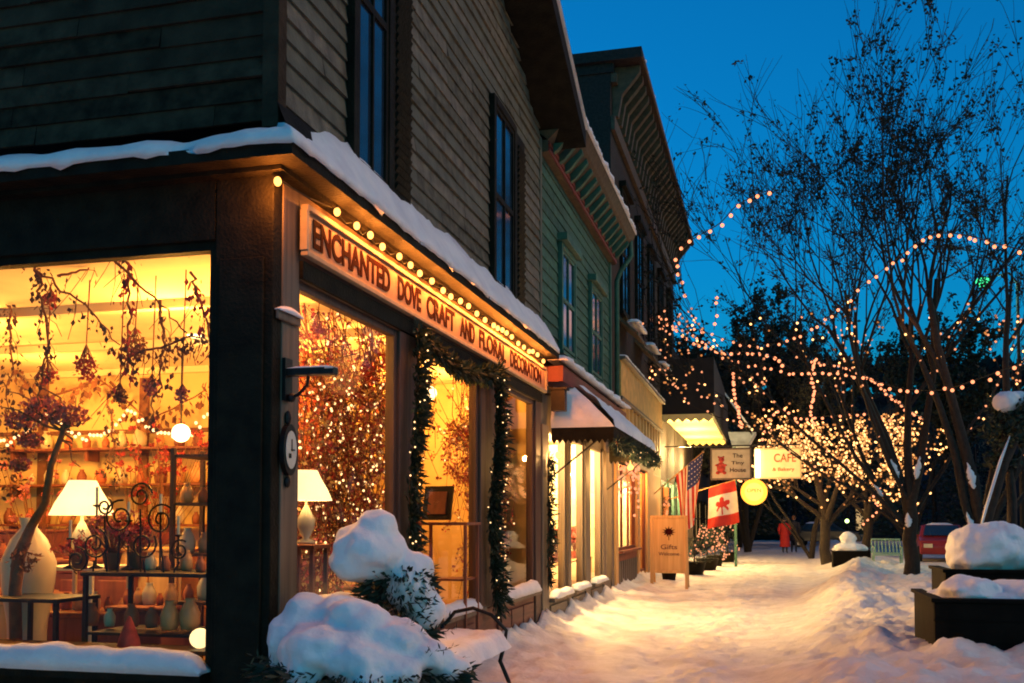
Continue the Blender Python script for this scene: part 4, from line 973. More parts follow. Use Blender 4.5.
b = MB(); b.box(FX-.5, xo+.05, y0+.05, y1+1, 4.76, 6.4); b.build('overhang', 'dark', gs)
for y in (31.2, 34.5, 37.8): light('awning_light', (FX+.5, y, 3.75), 420, (1, .63, .22), .08)
# blue snowy gable canopy past the awning
gc = empty('entrance_canopy', (-1.5, 34.5, 0), 'small gabled canopy with blue-white snow beyond the yellow awning', 'canopy')
P0 = at(725, 395, 34.6); P1 = at(752, 432, 34.6)
b = MB(); b.prism([P0, P1, P1+Vector((0,0,-.12)), P0+Vector((0,0,-.12))], (0, 1.5, 0)); b.build('roof', 'trim_dark', gc)
b = MB(); a_ = at(728, 432, 34.6); c_ = at(756, 432, 34.6); d_ = at(748, 446, 34.6); e_ = at(732, 446, 34.6); b.prism([a_, c_, d_, e_], (0, 1.2, 0)); b.build('front_panel', mat('blue_grey_paint', (.30, .36, .42), .6, .2, 5), gc)
b = MB(); b.bar((a_.x+.2, 35.2, 0), (a_.x+.2, 35.2, a_.z), .1); b.build('post', 'green_trim', gc)
b = MB(); b.prism([P0+Vector((0,0,.005)), P1+Vector((0,0,.005)), P1+Vector((0,0,.1)), P0+Vector((0,0,.1))], (0, 1.5, 0)); tag(b.build('canopy_snow', SNOW), 'thin snow on the slope of the small gabled canopy', 'snow')

# hanging signs
def hang_sign(name, label, px0, py0, px1, py1, Y, bm, fm, cat='sign'):
    a, c = at(px0, py0, Y), at(px1, py1, Y); t = empty(name, (a.x, Y, c.z), label, cat)
    b = MB(); b.box(a.x, c.x, Y-.03, Y+.03, c.z, a.z); b.build('board', bm, t)
    b = MB(); e = .05
    for q in ((a.x-e, c.x+e, a.z, a.z+e), (a.x-e, c.x+e, c.z-e, c.z), (a.x-e, a.x, c.z, a.z), (c.x, c.x+e, c.z, a.z)): b.box(q[0], q[1], Y-.05, Y+.05, q[2], q[3])
    b.build('frame', fm, t)
    return t, a, c
mat('putty_board', (.46, .38, .24), .6, .15, 6, em=(1, .7, .35), es=.10); mat('lit_board', (.8, .6, .3), .6, .1, 6)
t, a, c = hang_sign('hanging_sign', 'putty coloured hanging sign with a red bear figure and three short lines', 712, 450, 750, 478, 31, 'putty_board', 'trim_brown')
W_, H_ = c.x-a.x, a.z-c.z
for i, s in enumerate(('The', 'Tiny', 'House')): text(s, 'lettering', 'letter', t, (a.x+W_*.68, 30.96, a.z-H_*(.22+.25*i)), (R(90), 0, 0), W_*(.26, .34, .42)[i], H_*.15, .003)
b = MB(); cx, cz = a.x+W_*.24, c.z+H_*.42
b.ball((cx, 30.96, cz-.04), (.13, .02, .17), 12, 8); b.ball((cx+.01, 30.955, cz+.2), (.085, .02, .085), 10, 8)
for s in (-1, 1): b.ball((cx+.07*s, 30.955, cz+.28), (.03, .015, .03), 8, 6); b.ball((cx+.12*s, 30.955, cz+.03), (.06, .015, .035), 8, 6); b.ball((cx+.1*s, 30.955, cz-.2), (.06, .015, .05), 8, 6)
b.build('figure', 'berry', t)
b = MB(); b.bar((FX, 31, a.z+.12), (c.x, 31, a.z+.12), .04); b.build('bracket_arm', 'iron', t)
light('sign_light', (a.x+.6, 30.2, a.z+.5), 10, (1, .7, .35), .05)
mat('glow_board', (.8, .6, .3), .6, .15, 3, em=(1, .55, .15), es=.6)
t, a, c = hang_sign('lit_sign', 'brightly lit pale sign with orange lettering beyond the hanging sign', 756, 450, 800, 477, 33, 'glow_board', 'lit_board')
W_, H_ = c.x-a.x, a.z-c.z
mat('orange_paint', (.55, .13, .03), .6, .2, 6); MATS['orange_paint']
text('CAFE', 'lettering', 'orange_paint', t, (a.x+W_*.66, 32.96, a.z-H_*.32), (R(90), 0, 0), W_*.5, H_*.3, .003)
text('& Bakery', 'lettering', 'orange_paint', t, (a.x+W_*.62, 32.96, a.z-H_*.72), (R(90), 0, 0), W_*.5, H_*.16, .003)
b = MB(); b.bar((FX, 33, a.z+.15), (c.x, 33, a.z+.15), .05); b.build('bracket_arm', 'iron', t)
b = MB(); b.box(a.x-.02, a.x+.12, 32.82, 32.94, c.z, a.z); b.build('lamp_tube', glow('sign_tube', (1, .8, .5), 7), t)
light('sign_light', (a.x-.1, 32.5, (a.z+c.z)/2), 14, (1, .65, .28), .1)
p = at(754, 492, 31.5); t = empty('round_lamp_sign', p, 'round glowing orange lamp sign under the two signs', 'sign')
b = MB(); n = 28; b.prism([(p.x+.40*math.cos(2*math.pi*j/n), 31.45, p.z+.40*math.sin(2*math.pi*j/n)) for j in range(n)], (0, .12, 0))
b.build('disc', glow('orange_disc', (1, .40, .04), 2.6), t)
b = MB(); b.prism([(p.x+.28*math.cos(2*math.pi*j/n), 31.44, p.z+.28*math.sin(2*math.pi*j/n)) for j in range(n)], (0, .008, 0)); b.build('centre', glow('yellow_disc', (1, .62, .10), 2.2), t)
text('OPEN', 'lettering', 'orange_paint', t, (p.x, 31.43, p.z+.04), (R(90), 0, 0), .42, .11, .002)
b = MB(); b.tube([(p.x, 31.5, p.z+.4), (p.x, 31.5, p.z+.75)], .015, 5); b.build('hanger', 'iron', t)
light('round_sign_light', (p.x, 31.1, p.z), 12, (1, .4, .08), .2)

# flags
def flag(name, label, pole0, pole1, w, h, kind, drop=.5):
    t = empty(name, Vector(pole0), label, 'flag'); p0, p1 = Vector(pole0), Vector(pole1)
    b = MB(); b.tube([p0, p1], [.02, .015], 6); b.ball(p1, .035, 8, 6); b.build('pole', 'orange_wood', t)
    nx, nz = 64, 64; mb = MB(); vs = []
    d = (p1-p0).normalized(); start = p1-d*w*1.0
    for j in range(nz+1):
        for i in range(nx+1):
            u, w_ = i/nx, j/nz       # u along pole, w_ down
            p = start+d*w*u+Vector((0, 0, -h*w_*(1-.0*u)))
            fold = .07*math.sin(u*9+w_*2)*(.3+w_)
            p += Vector((fold*.6-.30*w_*(u-.4)*drop, fold, 0))
            vs.append(p)
    mb.add(vs, [])
    n0 = nx+1
    for j in range(nz):
        for i in range(nx):
            u, w_ = (i+.5)/nx, (j+.5)/nz
            if kind == 'us':      # hung: stripes run down the drop
                k = 0 if int(u*13) % 2 == 0 else 1
                if u > .46 and w_ < .4: k = 2; 
                if k == 2 and (i % 6 in (2, 3)) and (j % 5 in (2,)): k = 1
            else:
                k = 0 if (w_ < .25 or w_ > .75) else 1
                x_, y_ = (u-.5)*4, (w_-.5)*4
                an_ = math.atan2(x_, -y_*1.15); rr_ = math.hypot(x_, y_*1.15)
                lim = .95*max(0, .38+.62*abs(math.cos(an_*2.5))**.8) if abs(an_) < 2.5 else .3
                if k == 1 and (rr_ < lim*.92 or (abs(x_) < .07 and 0 < y_ < .95)): k = 0
            mb.f.append((j*n0+i, j*n0+i+1, (j+1)*n0+i+1, (j+1)*n0+i)); mb.m.append(k)
    mb.build('cloth', [mat('flag_red', (.55, .04, .03), .8, .15, 5), mat('flag_white', (.8, .76, .66), .8, .1, 5), mat('flag_blue', (.03, .05, .2), .8, .15, 5)], t, True)
    return t
flag('national_flag', 'drooping flag with red and white stripes and a blue canton on a slanted pole', (FX+.02, 27.6, 2.3), at(703, 452, 27.0), 1.0, 1.75, 'us', 1)
flag('national_flag', 'drooping red and white flag with a red leaf on a slanted pole', (FX+.02, 31.0, 2.2), at(735, 480, 30.2), .85, 1.25, 'ca', -1)
# orange lit door panel behind flags
b = MB(); b.box(FX+.03, FX+.06, 30.2, 31.6, .3, 2.6)
tag(b.build('orange_door', mat('orange_door_paint', (.6, .2, .05), .5, .2, 5)), 'orange painted door between the two flags', 'door')
light('door_light', (FX+.9, 29.9, 2.5), 80, (1, .5, .15), .06)

# ------------------------------------------------------------------ sandwich board
sbd = empty('sandwich_board', (-2.6, 23.9, 0), 'honey coloured pavement board with a leaf emblem', 'sign board')
a = at(653, 518, 23.6); c = at(685, 567, 23.6)
b = MB(); x0, x1 = a.x, c.x
b.box(x0, x1, 23.58, 23.62, .42, a.z); b.build('panel', 'orange_wood', sbd)
b = MB()
for x in (x0-.07, x1): b.box(x, x+.07, 23.56, 23.64, -.02, a.z+.06)
b.box(x0, x1, 23.56, 23.64, a.z, a.z+.06); b.box(x0, x1, 23.56, 23.64, .36, .42); b.build('frame', 'orange_wood', sbd, bevel=.008)
b = MB()
for x in (x0-.06, x1): b.bar((x+.03, 24.2, -.02), (x+.03, 23.68, a.z), .05)
b.build('rear_leg', 'orange_wood', sbd)
b = MB(); cx, cz = (x0+x1)/2, a.z-.32
pts = []
for i in range(22):
    an = 2*math.pi*i/22+math.pi/2; r_ = .13 if i % 2 == 0 else .065
    pts.append((cx+r_*1.25*math.cos(an), 23.574, cz+r_*math.sin(an)))
b.poly(pts); b.obox((cx, 23.574, cz-.15), (.015, .003, .1)); b.build('emblem', 'letter', sbd)
text('Gifts', 'lettering', 'red_wood', sbd, (cx, 23.575, cz-.36), (R(90), 0, 0), .38, .11, .002)
text('Welcome', 'lettering', 'red_wood', sbd, (cx, 23.575, cz-.52), (R(90), 0, 0), .48, .08, .002)
# potted shrubs by the doors
def shrub(name, label, loc, r, h, m='needle', pot=True, lights=0, snow=False, n=700, sz=.07):
    t = empty(name, loc, label, 'shrub'); x, y, z = loc; zz = z
    if pot:
        b = MB(); b.lathe((x,y,z), [(0,0),(r*.45,0),(r*.6,.35),(r*.65,.36),(r*.62,.38),(0,.36)], 14); b.build('pot', 'trim_dark', t, True); zz = z+.36
    b = MB(); b.tube([(x,y,zz), (x,y,zz+h*.6)], [.03, .01], 5); b.build('stem', 'bark', t)
    f_ = MB()
    for i in range(n):
        w = rnd.random(); rr = r*(1-.75*w if not snow else .9)*rnd.random()**.4; a = rnd.random()*6.283
        f_.leaf((x+rr*math.cos(a), y+rr*math.sin(a), zz+h*w), sz*rnd.uniform(.6, 1.4), None, Vector((math.cos(a), math.sin(a), rnd.uniform(-.3, .6))).normalized(), .35)
    f_.build('foliage', m, t)
    if lights:
        q2 = MB(); q2.ball((0,0,0), .03, 6, 4); proto = None
        for i in range(lights):
            w = rnd.random(); rr = r*(1-.75*w)*1.02; a = rnd.random()*6.283
            if proto is None: proto = q2.build('bulb', 'bulb_sm', None); proto.parent = t; c_ = proto
            else: c_ = proto.copy(); col.objects.link(c_)
            c_.location = Vector((x+rr*math.cos(a), y+rr*math.sin(a), zz+h*w))-t.location
    return t
shrub('potted_shrub', 'dark leafy potted shrub just beyond the pavement board', (-2.5, 26.2, 0), .35, .75, 'leaf_dry')
shrub('potted_shrub', 'low green potted shrub below the flags', (-2.1, 29.8, 0), .55, .7, 'needle')
shrub('lit_shrub', 'low shrub covered in small lights against the far shopfronts', (-1.9, 32.6, 0), .6, 1.1, 'needle', True, 60)
shrub('lit_shrub', 'small cone shrub with lights past the flags', (-1.8, 35.5, 0), .5, 1.3, 'needle', True, 50)
shrub('lit_shrub', 'little lit shrub farthest along the shopfronts', (-1.5, 39, 0), .5, 1.2, 'needle', True, 40)
shrub('lit_shrub', 'slim tall cone shrub with lights by the striped flag', (-2.75, 28.4, 0), .25, 1.9, 'needle', True, 40)

# ------------------------------------------------------------------ foreground planter shrubs with snow, and bench
def snow_blob(name, label, parts, seed, mats=None):
    mb = MB()
    for i, (c_, r_) in enumerate(parts): mb.ball(c_, r_, 40, 26, None, .16, 2.1, seed+i)
    o = mb.build(name, mats or SNOW, None, True)
    m = o.modifiers.new('remesh', 'REMESH'); m.mode = 'VOXEL'; m.voxel_size = .02 if max(p[1][0] for p in parts) < .9 else .04; m.use_smooth_shade = True
    s = o.modifiers.new('smooth', 'SMOOTH'); s.iterations = 6; s.factor = .6
    tx = bpy.data.textures.new(name, 'CLOUDS'); tx.noise_scale = .15; tx.noise_depth = 3
    d = o.modifiers.new('lumps', 'DISPLACE'); d.texture = tx; d.strength = .05; d.mid_level = .5; d.texture_coords = 'GLOBAL'
    return tag(o, label, 'snow')
t = empty('evergreen_planter', (-2.4, 5.75, 0), 'broad low evergreen in a half barrel below the corner board', 'shrub')
b = MB(); b.lathe((-2.4, 5.75, 0), [(0,0),(.46,0),(.52,.3),(.5,.42),(.46,.42),(0,.38)], 24)
b.build('barrel', 'trim_dark', t, True)
b = MB()
for i in range(5200):
    a = rnd.random()*6.283; w = rnd.random(); rr = rnd.random()**.35
    e = Vector((-2.4+.66*rr*math.cos(a), 5.70+.54*rr*math.sin(a), .36+.37*w)); d = Vector((math.cos(a), math.sin(a), rnd.uniform(-.9, .5))).normalized()
    b.leaf(e, rnd.uniform(.05, .12), None, d, .22)
b.build('foliage', 'needle', t)
snow_blob('shrub_snow', 'wide mound of blue-white snow weighing down the low evergreen', [((-2.45, 5.72, .86), (.40, .36, .17)), ((-2.80, 5.78, 1.0), (.15, .18, .15)), ((-2.88, 5.7, .84), (.13, .16, .22)), ((-2.62, 5.82, 1.02), (.17, .2, .11)), ((-2.43, 5.6, 1.02), (.15, .14, .12)), ((-2.30, 5.58, .98), (.13, .14, .11)), ((-2.15, 5.62, .88), (.2, .2, .13)), ((-1.98, 5.66, .79), (.17, .18, .10)), ((-1.85, 5.72, .72), (.13, .16, .07)), ((-2.55, 5.42, .84), (.2, .14, .14)), ((-2.3, 5.4, .78), (.22, .14, .13)), ((-2.72, 5.5, .78), (.13, .13, .16)), ((-2.08, 5.45, .72), (.16, .13, .10)), ((-2.62, 5.36, .70), (.10, .09, .12)), ((-2.2, 5.33, .68), (.09, .08, .10))], 11)
t = empty('upright_shrub', (-2.5, 6.25, 0), 'upright evergreen shrub rising behind the low one', 'shrub')
b = MB(); b.tube([(-2.5, 6.25, 0), (-2.5, 6.25, 1.3)], [.04, .02], 6); b.build('stem', 'bark', t)
b = MB()
for i in range(3800):
    a = rnd.random()*6.283; w = rnd.random(); rr = (.27-.1*abs(w-.4))*rnd.random()**.4
    b.leaf((-2.45+rr*math.cos(a)+.06*w, 6.3+rr*math.sin(a), .3+.98*w), rnd.uniform(.05, .12), None, Vector((math.cos(a), math.sin(a), rnd.uniform(-.8, .5))).normalized(), .25)
b.build('foliage', 'needle', t)
snow_blob('shrub_snow', 'tall leaning cap of snow on the upright shrub', [((-2.56, 6.2, 1.40), (.25, .24, .20)), ((-2.50, 6.18, 1.56), (.13, .13, .11)), ((-2.30, 6.3, 1.18), (.15, .2, .22)), ((-2.22, 6.35, 1.0), (.13, .17, .15)), ((-2.66, 6.1, 1.32), (.12, .14, .12))], 21)
snow_blob('wall_snow', 'small warm-lit heap of snow between the shrub and the corner board', [((-2.85, 6.35, .98), (.2, .3, .13)), ((-2.9, 6.6, .9), (.15, .25, .14))], 31)
t = empty('low_hedge', (-2.8, 6.6, 0), 'dark low evergreen clump against the bulkhead', 'shrub')
b = MB(); b.cloud((-2.8, 6.7, .5), (.25, .7, .4), 1500, .1, asp=.25, fill=True); b.build('foliage', 'needle', t)
t = empty('evergreen_sprigs', (-2.4, 5.6, .8), 'loose evergreen sprigs poking through the mound of snow', 'sprigs')
b = MB()
for i in range(8):
    a = rnd.random()*6.283; q_ = rnd.random(); p = Vector((-2.4+.5*math.cos(a)*q_**.5, 5.66+.42*math.sin(a)*q_**.5, 1.02-.25*q_+rnd.uniform(-.06, .04))); d = Vector((math.cos(a)*.7, math.sin(a)*.7, rnd.uniform(-.1, .8))).normalized()
    for k in range(26): b.leaf(p+d*(.012*k), rnd.uniform(.03, .06), None, (d*.6+Vector((rnd.gauss(0, .5), rnd.gauss(0, .5), rnd.gauss(0, .5)))).normalized(), .2)
b.build('needles', 'needle', t)
# bench
bn = empty('park_bench', (-2.75, 8.4, 0), 'iron park bench with curved arms half buried in snow', 'bench')
by0, by1, bx0, bx1 = 7.2, 9.0, -2.95, -2.35
b = MB()
for i in range(5): b.box(bx0+.06+i*.115, bx0+.15+i*.115, by0, by1, .42, .45)
b.build('seat', 'post', bn, bevel=.005)
b = MB()
for i in range(4): b.box(bx0-.02-.02*i, bx0+.01-.02*i, by0, by1, .52+.1*i, .59+.1*i)
b.build('backrest', 'post', bn, bevel=.005)
for y in (by0+.02, by1-.02):
    b = MB(); b.tube([(bx0, y, .62), (bx0+.1, y, .74), (bx0+.28, y, .78), (bx0+.46, y, .72), (bx1, y, .58), (bx1-.02, y, .45)], .018, 8); b.build('armrest', 'iron', bn, True)
    b = MB(); b.tube([(bx1-.02, y, .45), (bx1-.06, y, .3), (bx1+.02, y, .12), (bx1+.06, y, -.02)], .02, 8); b.build('leg', 'iron', bn, True)
    b = MB(); b.tube([(bx0-.08, y, .95), (bx0, y, .45), (bx0+.04, y, .25), (bx0-.04, y, -.02)], .02, 8); b.build('leg', 'iron', bn, True)
mb = MB(); nn = 40; mm = 14; vs = []
for j in range(nn+1):
    for i in range(mm+1):
        u, w = i/mm, j/nn; e = min(1, min(u, 1-u)/.16)**.5*min(1, min(w, 1-w)/.05)**.5
        x = bx0+.02+(bx1-bx0)*1.04*u; y = by0+.04+(by1-by0-.02)*w
        vs.append((x+.02*noise.noise(Vector((0, y*4, 1))), y, .455+e*(.15+.05*fbm(x*4, y*3, 2))-.03*u))
mb.add(vs, [(j*(mm+1)+i, j*(mm+1)+i+1, (j+1)*(mm+1)+i+1, (j+1)*(mm+1)+i) for j in range(nn) for i in range(mm)])
tag(mb.build('bench_snow', SNOW, None, True), 'cushion of snow on the seat of the iron bench', 'snow')
snow_blob('snow_heap', 'low heap of warm-lit snow under the front of the bench', [((-2.3, 8.0, .05), (.45, .8, .16)), ((-2.6, 7.2, .1), (.35, .4, .18))], 41)

# ------------------------------------------------------------------ trees
def grow(root, q, pts_out, tubes, tw, start, d, L_, r, lvl, maxl, up=.25, spread=.5, tipfn=None, seg=4, kids_=3):
    p = Vector(start); d = Vector(d).normalized(); pts = [p.copy()]; rad = [r]
    for i in range(seg):
        d = (d+Vector((q.gauss(0, .10), q.gauss(0, .10), q.gauss(0, .06)+up*.12))).normalized()
        p = p+d*L_/seg; pts.append(p.copy()); rad.append(r*(1-.55*(i+1)/seg))
    (tubes if lvl <= 1 else tw).tube(pts, rad, 7 if lvl <= 1 else (5 if lvl == 2 else 3), cap=False)
    pts_out.append((lvl, pts))
    if lvl >= maxl: return
    for i in range(kids_ + (1 if lvl >= 2 else 0)):
        t = q.uniform(.3, 1.0) if lvl else q.uniform(.55, 1.0); k = min(seg-1, int(t*seg)); s_ = pts[k].lerp(pts[k+1], t*seg-k)
        n_ = d.cross(Vector((q.gauss(0,1), q.gauss(0,1), q.gauss(0,1)))).normalized()
        nd = (d+n_*spread*q.uniform(.6, 1.3)+Vector((0,0,up))).normalized()
        grow(root, q, pts_out, tubes, tw, s_, nd, L_*q.uniform(.55, .78), max(rad[k]*.62, .009), lvl+1, maxl, up, spread, tipfn, seg, kids_)
def tree(name, label, base, stems, L_, r, maxl, seed, up=.25, spread=.5, leaves=2500, lsz=.07, kids_=3, lm='leaf_dark', lights=None, group=None, bulb='bulb_sm', lr=.04, zmin=1.0, trunk=0):
    q = random.Random(seed); t = empty(name, base, label, 'tree', group); tb, tw, out = MB(), MB(), []
    if trunk:
        P = [Vector(base)+Vector((q.gauss(0, .03), 0, trunk*k/4)) for k in range(5)]; tb.tube(P, [r*1.5, r*1.25, r*1.15, r*1.1, r*1.05], 9, cap=False); out.append((0, P))
    for d, ln, rr in stems: grow(t, q, out, tb, tw, Vector(base)+Vector((0, 0, trunk*q.uniform(.55, .95))), d, ln*L_, rr*r, 0, maxl, up, spread, None, 5, kids_)
    tb.build('trunk', 'bark', t, True); tw.build('twigs', 'twig', t)
    fin = [P for l, P in out if l >= maxl-2]
    if leaves:
        f_ = MB()
        for i in range(leaves):
            P = q.choice(fin); k = q.randrange(len(P)-1); p = P[k].lerp(P[k+1], q.random())
            for _k in range(q.choice((1, 3, 5, 7))): f_.leaf(p+Vector((q.gauss(0, .05), q.gauss(0, .05), q.gauss(-.01, .05))), lsz*q.uniform(.5, 1.3), None, None, .6)
        f_.build('leaves', lm, t)
    return t, out
def tree_lights(out, n, label, seed, r, mname, lmin=0, zr=(0, 99), xr=(-99, 99), stuff=0, strength_pts=0):
    q = random.Random(seed); cand = []
    for l, P in out:
        if l < lmin: continue
        for a, c in zip(P, P[1:]):
            L_ = (c-a).length; k = max(1, int(L_/.16))
            for i in range(k):
                p = a.lerp(c, i/k)
                if zr[0] < p.z < zr[1] and xr[0] < p.x < xr[1]: cand.append(p)
    if not cand: return
    q.shuffle(cand); t = empty('fairy_lights', cand[0], label, 'string lights'); pr = None; bm = MB(); bm.ball((0,0,0), r, 6, 4)
    for p in cand[:n]:
        p = p+Vector((q.gauss(0, .03), q.gauss(0, .03), q.gauss(0, .03)))
        if pr is None: pr = bm.build('bulb', mname, None); pr.parent = t; c_ = pr
        else: c_ = pr.copy(); col.objects.link(c_)
        c_.location = p-t.location
    if stuff:
        m_ = MB()
        for p in cand[n:n+stuff]: m_.k = q.randrange(3); m_.ball(p+Vector((q.gauss(0, .03), q.gauss(0, .03), q.gauss(0, .03))), r, 6, 4)
        o = m_.build('bulbs', [mname, glow('faint_'+mname, (1, .34, .09), .75), glow('strong_'+mname, (1, .46, .15), 4)], t); tag(o, kind='stuff')
    return cand
# big bare tree (several leaders) on the right
A = (3.3, 25.6, .1)
tr, outA = tree('bare_tree', 'large many-stemmed bare tree in the snow bank, left of its twin', A,
    [((.02, 0, 1), 1.0, .9), ((-.2, .05, 1), .95, .7), ((-.42, .1, 1), .85, .5), ((.16, -.1, 1), 1.0, .8), ((-.08, .2, 1), 1.05, .7), ((-.7, 0, 1), .98, .45), ((-.5, -.3, 1), .95, .42), ((-1.05, .1, .95), .95, .40), ((-1.5, 0, .9), .75, .34), ((.7, .2, 1), .7, .4)], 5.7, .14, 4, 3, .16, .50, 2300, .10, trunk=2.0)
B = (4.75, 25.0, .1)
tr, outB = tree('bare_tree', 'large many-stemmed bare tree nearest the right edge of the street', B,
    [((-.15, 0, 1), 1.0, 1.0), ((.2, .05, 1), 1.0, .9), ((.5, .1, 1), .85, .6), ((-.3, .15, 1), 1.02, .75), ((.75, -.1, 1), .7, .5)], 5.8, .15, 4, 8, .17, .50, 2300, .10, trunk=1.2)
tree_lights([o_ for o_ in outA if o_[0] < 4], 95, 'sparse small orange lights scattered through the left bare tree', 2, .030, 'bulb_sm', 0, (1.2, 6.8), (-99, 99), 330)
tree_lights([o_ for o_ in outB if o_[0] < 4], 80, 'sparse small orange lights scattered through the right bare tree', 4, .030, 'bulb_sm', 0, (1.5, 6.4), (-99, 99), 200)
# farther bare trees
D = (1.7, 43, .0)
tr, outD = tree('bare_tree', 'slim bare tree behind the light strings, against the sky', D, [((-.02, 0, 1), 1.0, 1.0), ((-.45, .1, 1), .75, .6), ((.35, .1, 1), .8, .6), ((-.8, 0, 1), .55, .4)], 6.2, .13, 4, 15, .22, .5, 2500, .13)
tr, outE = tree('bare_tree', 'distant bare tree at the end of the street', (-1.0, 52, 0), [((-.05, 0, 1), 1.0, 1.0), ((.35, .1, 1), .8, .7), ((-.35, .1, 1), .8, .7)], 6.6, .2, 4, 18, .25, .5, 5000, .22, kids_=3)
tr, outE = tree('bare_tree', 'distant bushy tree on the far side of the street', (6.5, 50, 0), [((-.05, 0, 1), 1.0, 1.0), ((.35, .1, 1), .8, .7), ((-.35, .1, 1), .8, .7)], 5.5, .2, 4, 19, .25, .5, 5000, .22)
# brightly lit low tree
C_ = (1.95, 37, .0)
tr, outC = tree('lit_tree', 'low spreading street tree wrapped in hundreds of orange lights', C_, [((-.1, 0, 1), .9, 1.0), ((-.7, 0, .8), .85, .6), ((.6, .1, .9), .85, .6), ((.1, -.3, 1), .9, .8), ((.9, 0, .6), .7, .5), ((-1.1, -.1, .6), .75, .5)], 2.5, .15, 4, 23, .06, .7, 0, .07, trunk=2.2)
C2 = (3.6, 40, .0)
tr, outC2 = tree('lit_tree', 'second low tree wrapped in orange lights behind the bare trunks', C2, [((-.1, 0, 1), .9, 1.0), ((-.6, 0, .8), .8, .6), ((.6, .1, .9), .85, .6), ((.1, -.3, 1), .9, .8)], 2.6, .14, 4, 24, .05, .7, 0, .07, trunk=2.0)
def arcs(base, n, seed, R0, zc):
    q = random.Random(seed); out = []
    for i in range(n):
        a = q.uniform(0, 6.283); r = R0*q.uniform(.35, 1); P = []
        for k in range(13):
            t = k/12; P.append(Vector((base[0]+r*math.cos(a)*t, base[1]+r*.6*math.sin(a)*t, zc+1.5*t-2.1*t*t*q.uniform(.85, 1.1)+q.gauss(0, .02))))
        out.append((1, P))
    return out
tree_lights(outC+arcs(C_, 34, 1, 2.8, 3.6)+arcs(C_, 20, 9, 2.2, 4.4)+arcs((C_[0]-.5, C_[1], 0), 22, 12, 2.4, 3.0)+[(1, [Vector((C_[0]+.16*math.cos(k*.9), C_[1]-.16+.1*math.sin(k*.9), .3+.07*k)) for k in range(40)])]*2, 100, 'mass of orange fairy lights covering the low spreading tree', 5, .040, 'bulb_gold', 0, (2.0, 6.3), (-99, 99), 1300)
tree_lights(outC2, 100, 'mass of orange fairy lights covering the second low tree', 6, .04, 'bulb_gold', 0, (1.9, 5.6), (-99, 99), 600)
light('tree_glow', (C_[0], 36.2, 3.0), 60, (1, .4, .14), .8)
light('tree_glow', (C2[0]-.5, 39, 3.0), 35, (1, .4, .14), .8)

# ------------------------------------------------------------------ strings of lights
def string(label, px, Y0, Y1, step=.33, r=.045, m='bulb', jit=.02, maxn=100):
    P = [at(x, y, Y0+(Y1-Y0)*i/(len(px)-1)) for i, (x, y) in enumerate(px)]
    Q = []                                       # Catmull-Rom through the hanging points
    for i in range(len(P)-1):
        a, b_, c, d = P[max(i-1, 0)], P[i], P[i+1], P[min(i+2, len(P)-1)]
        for k in range(8):
            t = k/8; Q.append(.5*((2*b_)+(c-a)*t+(2*a-5*b_+4*c-d)*t*t+(3*b_-a-3*c+d)*t*t*t))
    Q.append(P[-1])
    t_ = empty('light_string', P[0], label, 'string lights'); c = MB(); c.tube(Q, .012, 4); c.build('cable', 'cable', t_)
    bm = MB(); bm.ball((0,0,0), r, 8, 6); pr = None; acc = 0; cnt = 0
    for a, b_ in zip(Q, Q[1:]):
        L_ = (b_-a).length
        while acc < L_ and cnt < maxn:
            p = a.lerp(b_, acc/L_)+Vector((rnd.gauss(0, jit), rnd.gauss(0, jit), -.04+rnd.gauss(0, jit)))
            if pr is None: pr = bm.build('bulb', m, None); pr.parent = t_; o = pr
            else: o = pr.copy(); col.objects.link(o)
            o.location = p-t_.location; acc += step*rnd.uniform(.7, 1.3); cnt += 1
        acc -= L_
    return t_
string('curling light string rising to the highest lamp against the sky', [(769, 190), (752, 197), (735, 207), (720, 223), (700, 235), (682, 246), (676, 258), (680, 275), (684, 292), (690, 305)], 22.5, 25, .27)
string('long light string from the brick building up over the bare trees to the right edge', [(660, 315), (678, 322), (700, 330), (735, 342), (770, 344), (805, 333), (830, 315), (860, 288), (885, 268), (905, 252), (925, 238), (945, 233), (970, 236), (995, 243), (1030, 252)], 28.5, 18.5, .30, .036)
string('second long light string sagging across the street below the first', [(660, 322), (690, 332), (715, 350), (740, 362), (775, 368), (800, 372), (830, 372), (865, 378), (900, 388), (940, 390), (980, 378), (1030, 360)], 28.6, 19, .30, .036)
string('short light string looping below the brick building cornice', [(662, 318), (690, 340), (720, 352), (745, 352), (770, 356), (790, 368)], 28.7, 25, .26)
string('light string hanging in a small loop near the yellow awning', [(716, 296), (716, 312), (714, 330)], 28, 28, .25)
string('thin vertical light string hanging above the lit sign', [(733, 372), (734, 390), (738, 412), (742, 428)], 29, 31, .16, .05)
string('light string over the lit sign', [(762, 438), (768, 420), (778, 410), (790, 412), (800, 425)], 33, 34, .22, .05)
string('bright string wound down the pole above the lit tree', [(815, 358), (812, 375), (814, 392), (811, 408), (814, 425)], 35, 36, .10, .05, maxn=60)
string('light string crossing low in front of the right bare tree', [(812, 362), (840, 366), (870, 378), (895, 400), (925, 420)], 34, 26, .28, .04)
string('level light string crossing in front of the lit tree', [(800, 418), (830, 416), (860, 414), (890, 420), (905, 440)], 34, 33, .3, .045)
string('light string hanging down between the two lit trees', [(872, 478), (874, 495), (878, 508), (868, 518), (862, 524)], 33, 33, .2, .04)
for p, W in (((1.2, 27, 7.6), 14), ((-1.0, 27.5, 7.2), 12), ((3.2, 25.0, 6.2), 16), ((4.6, 24.4, 5.4), 14), ((-1.2, 27.3, 8.6), 6)): light('string_glow', p, W, (1, .38, .14), .5)

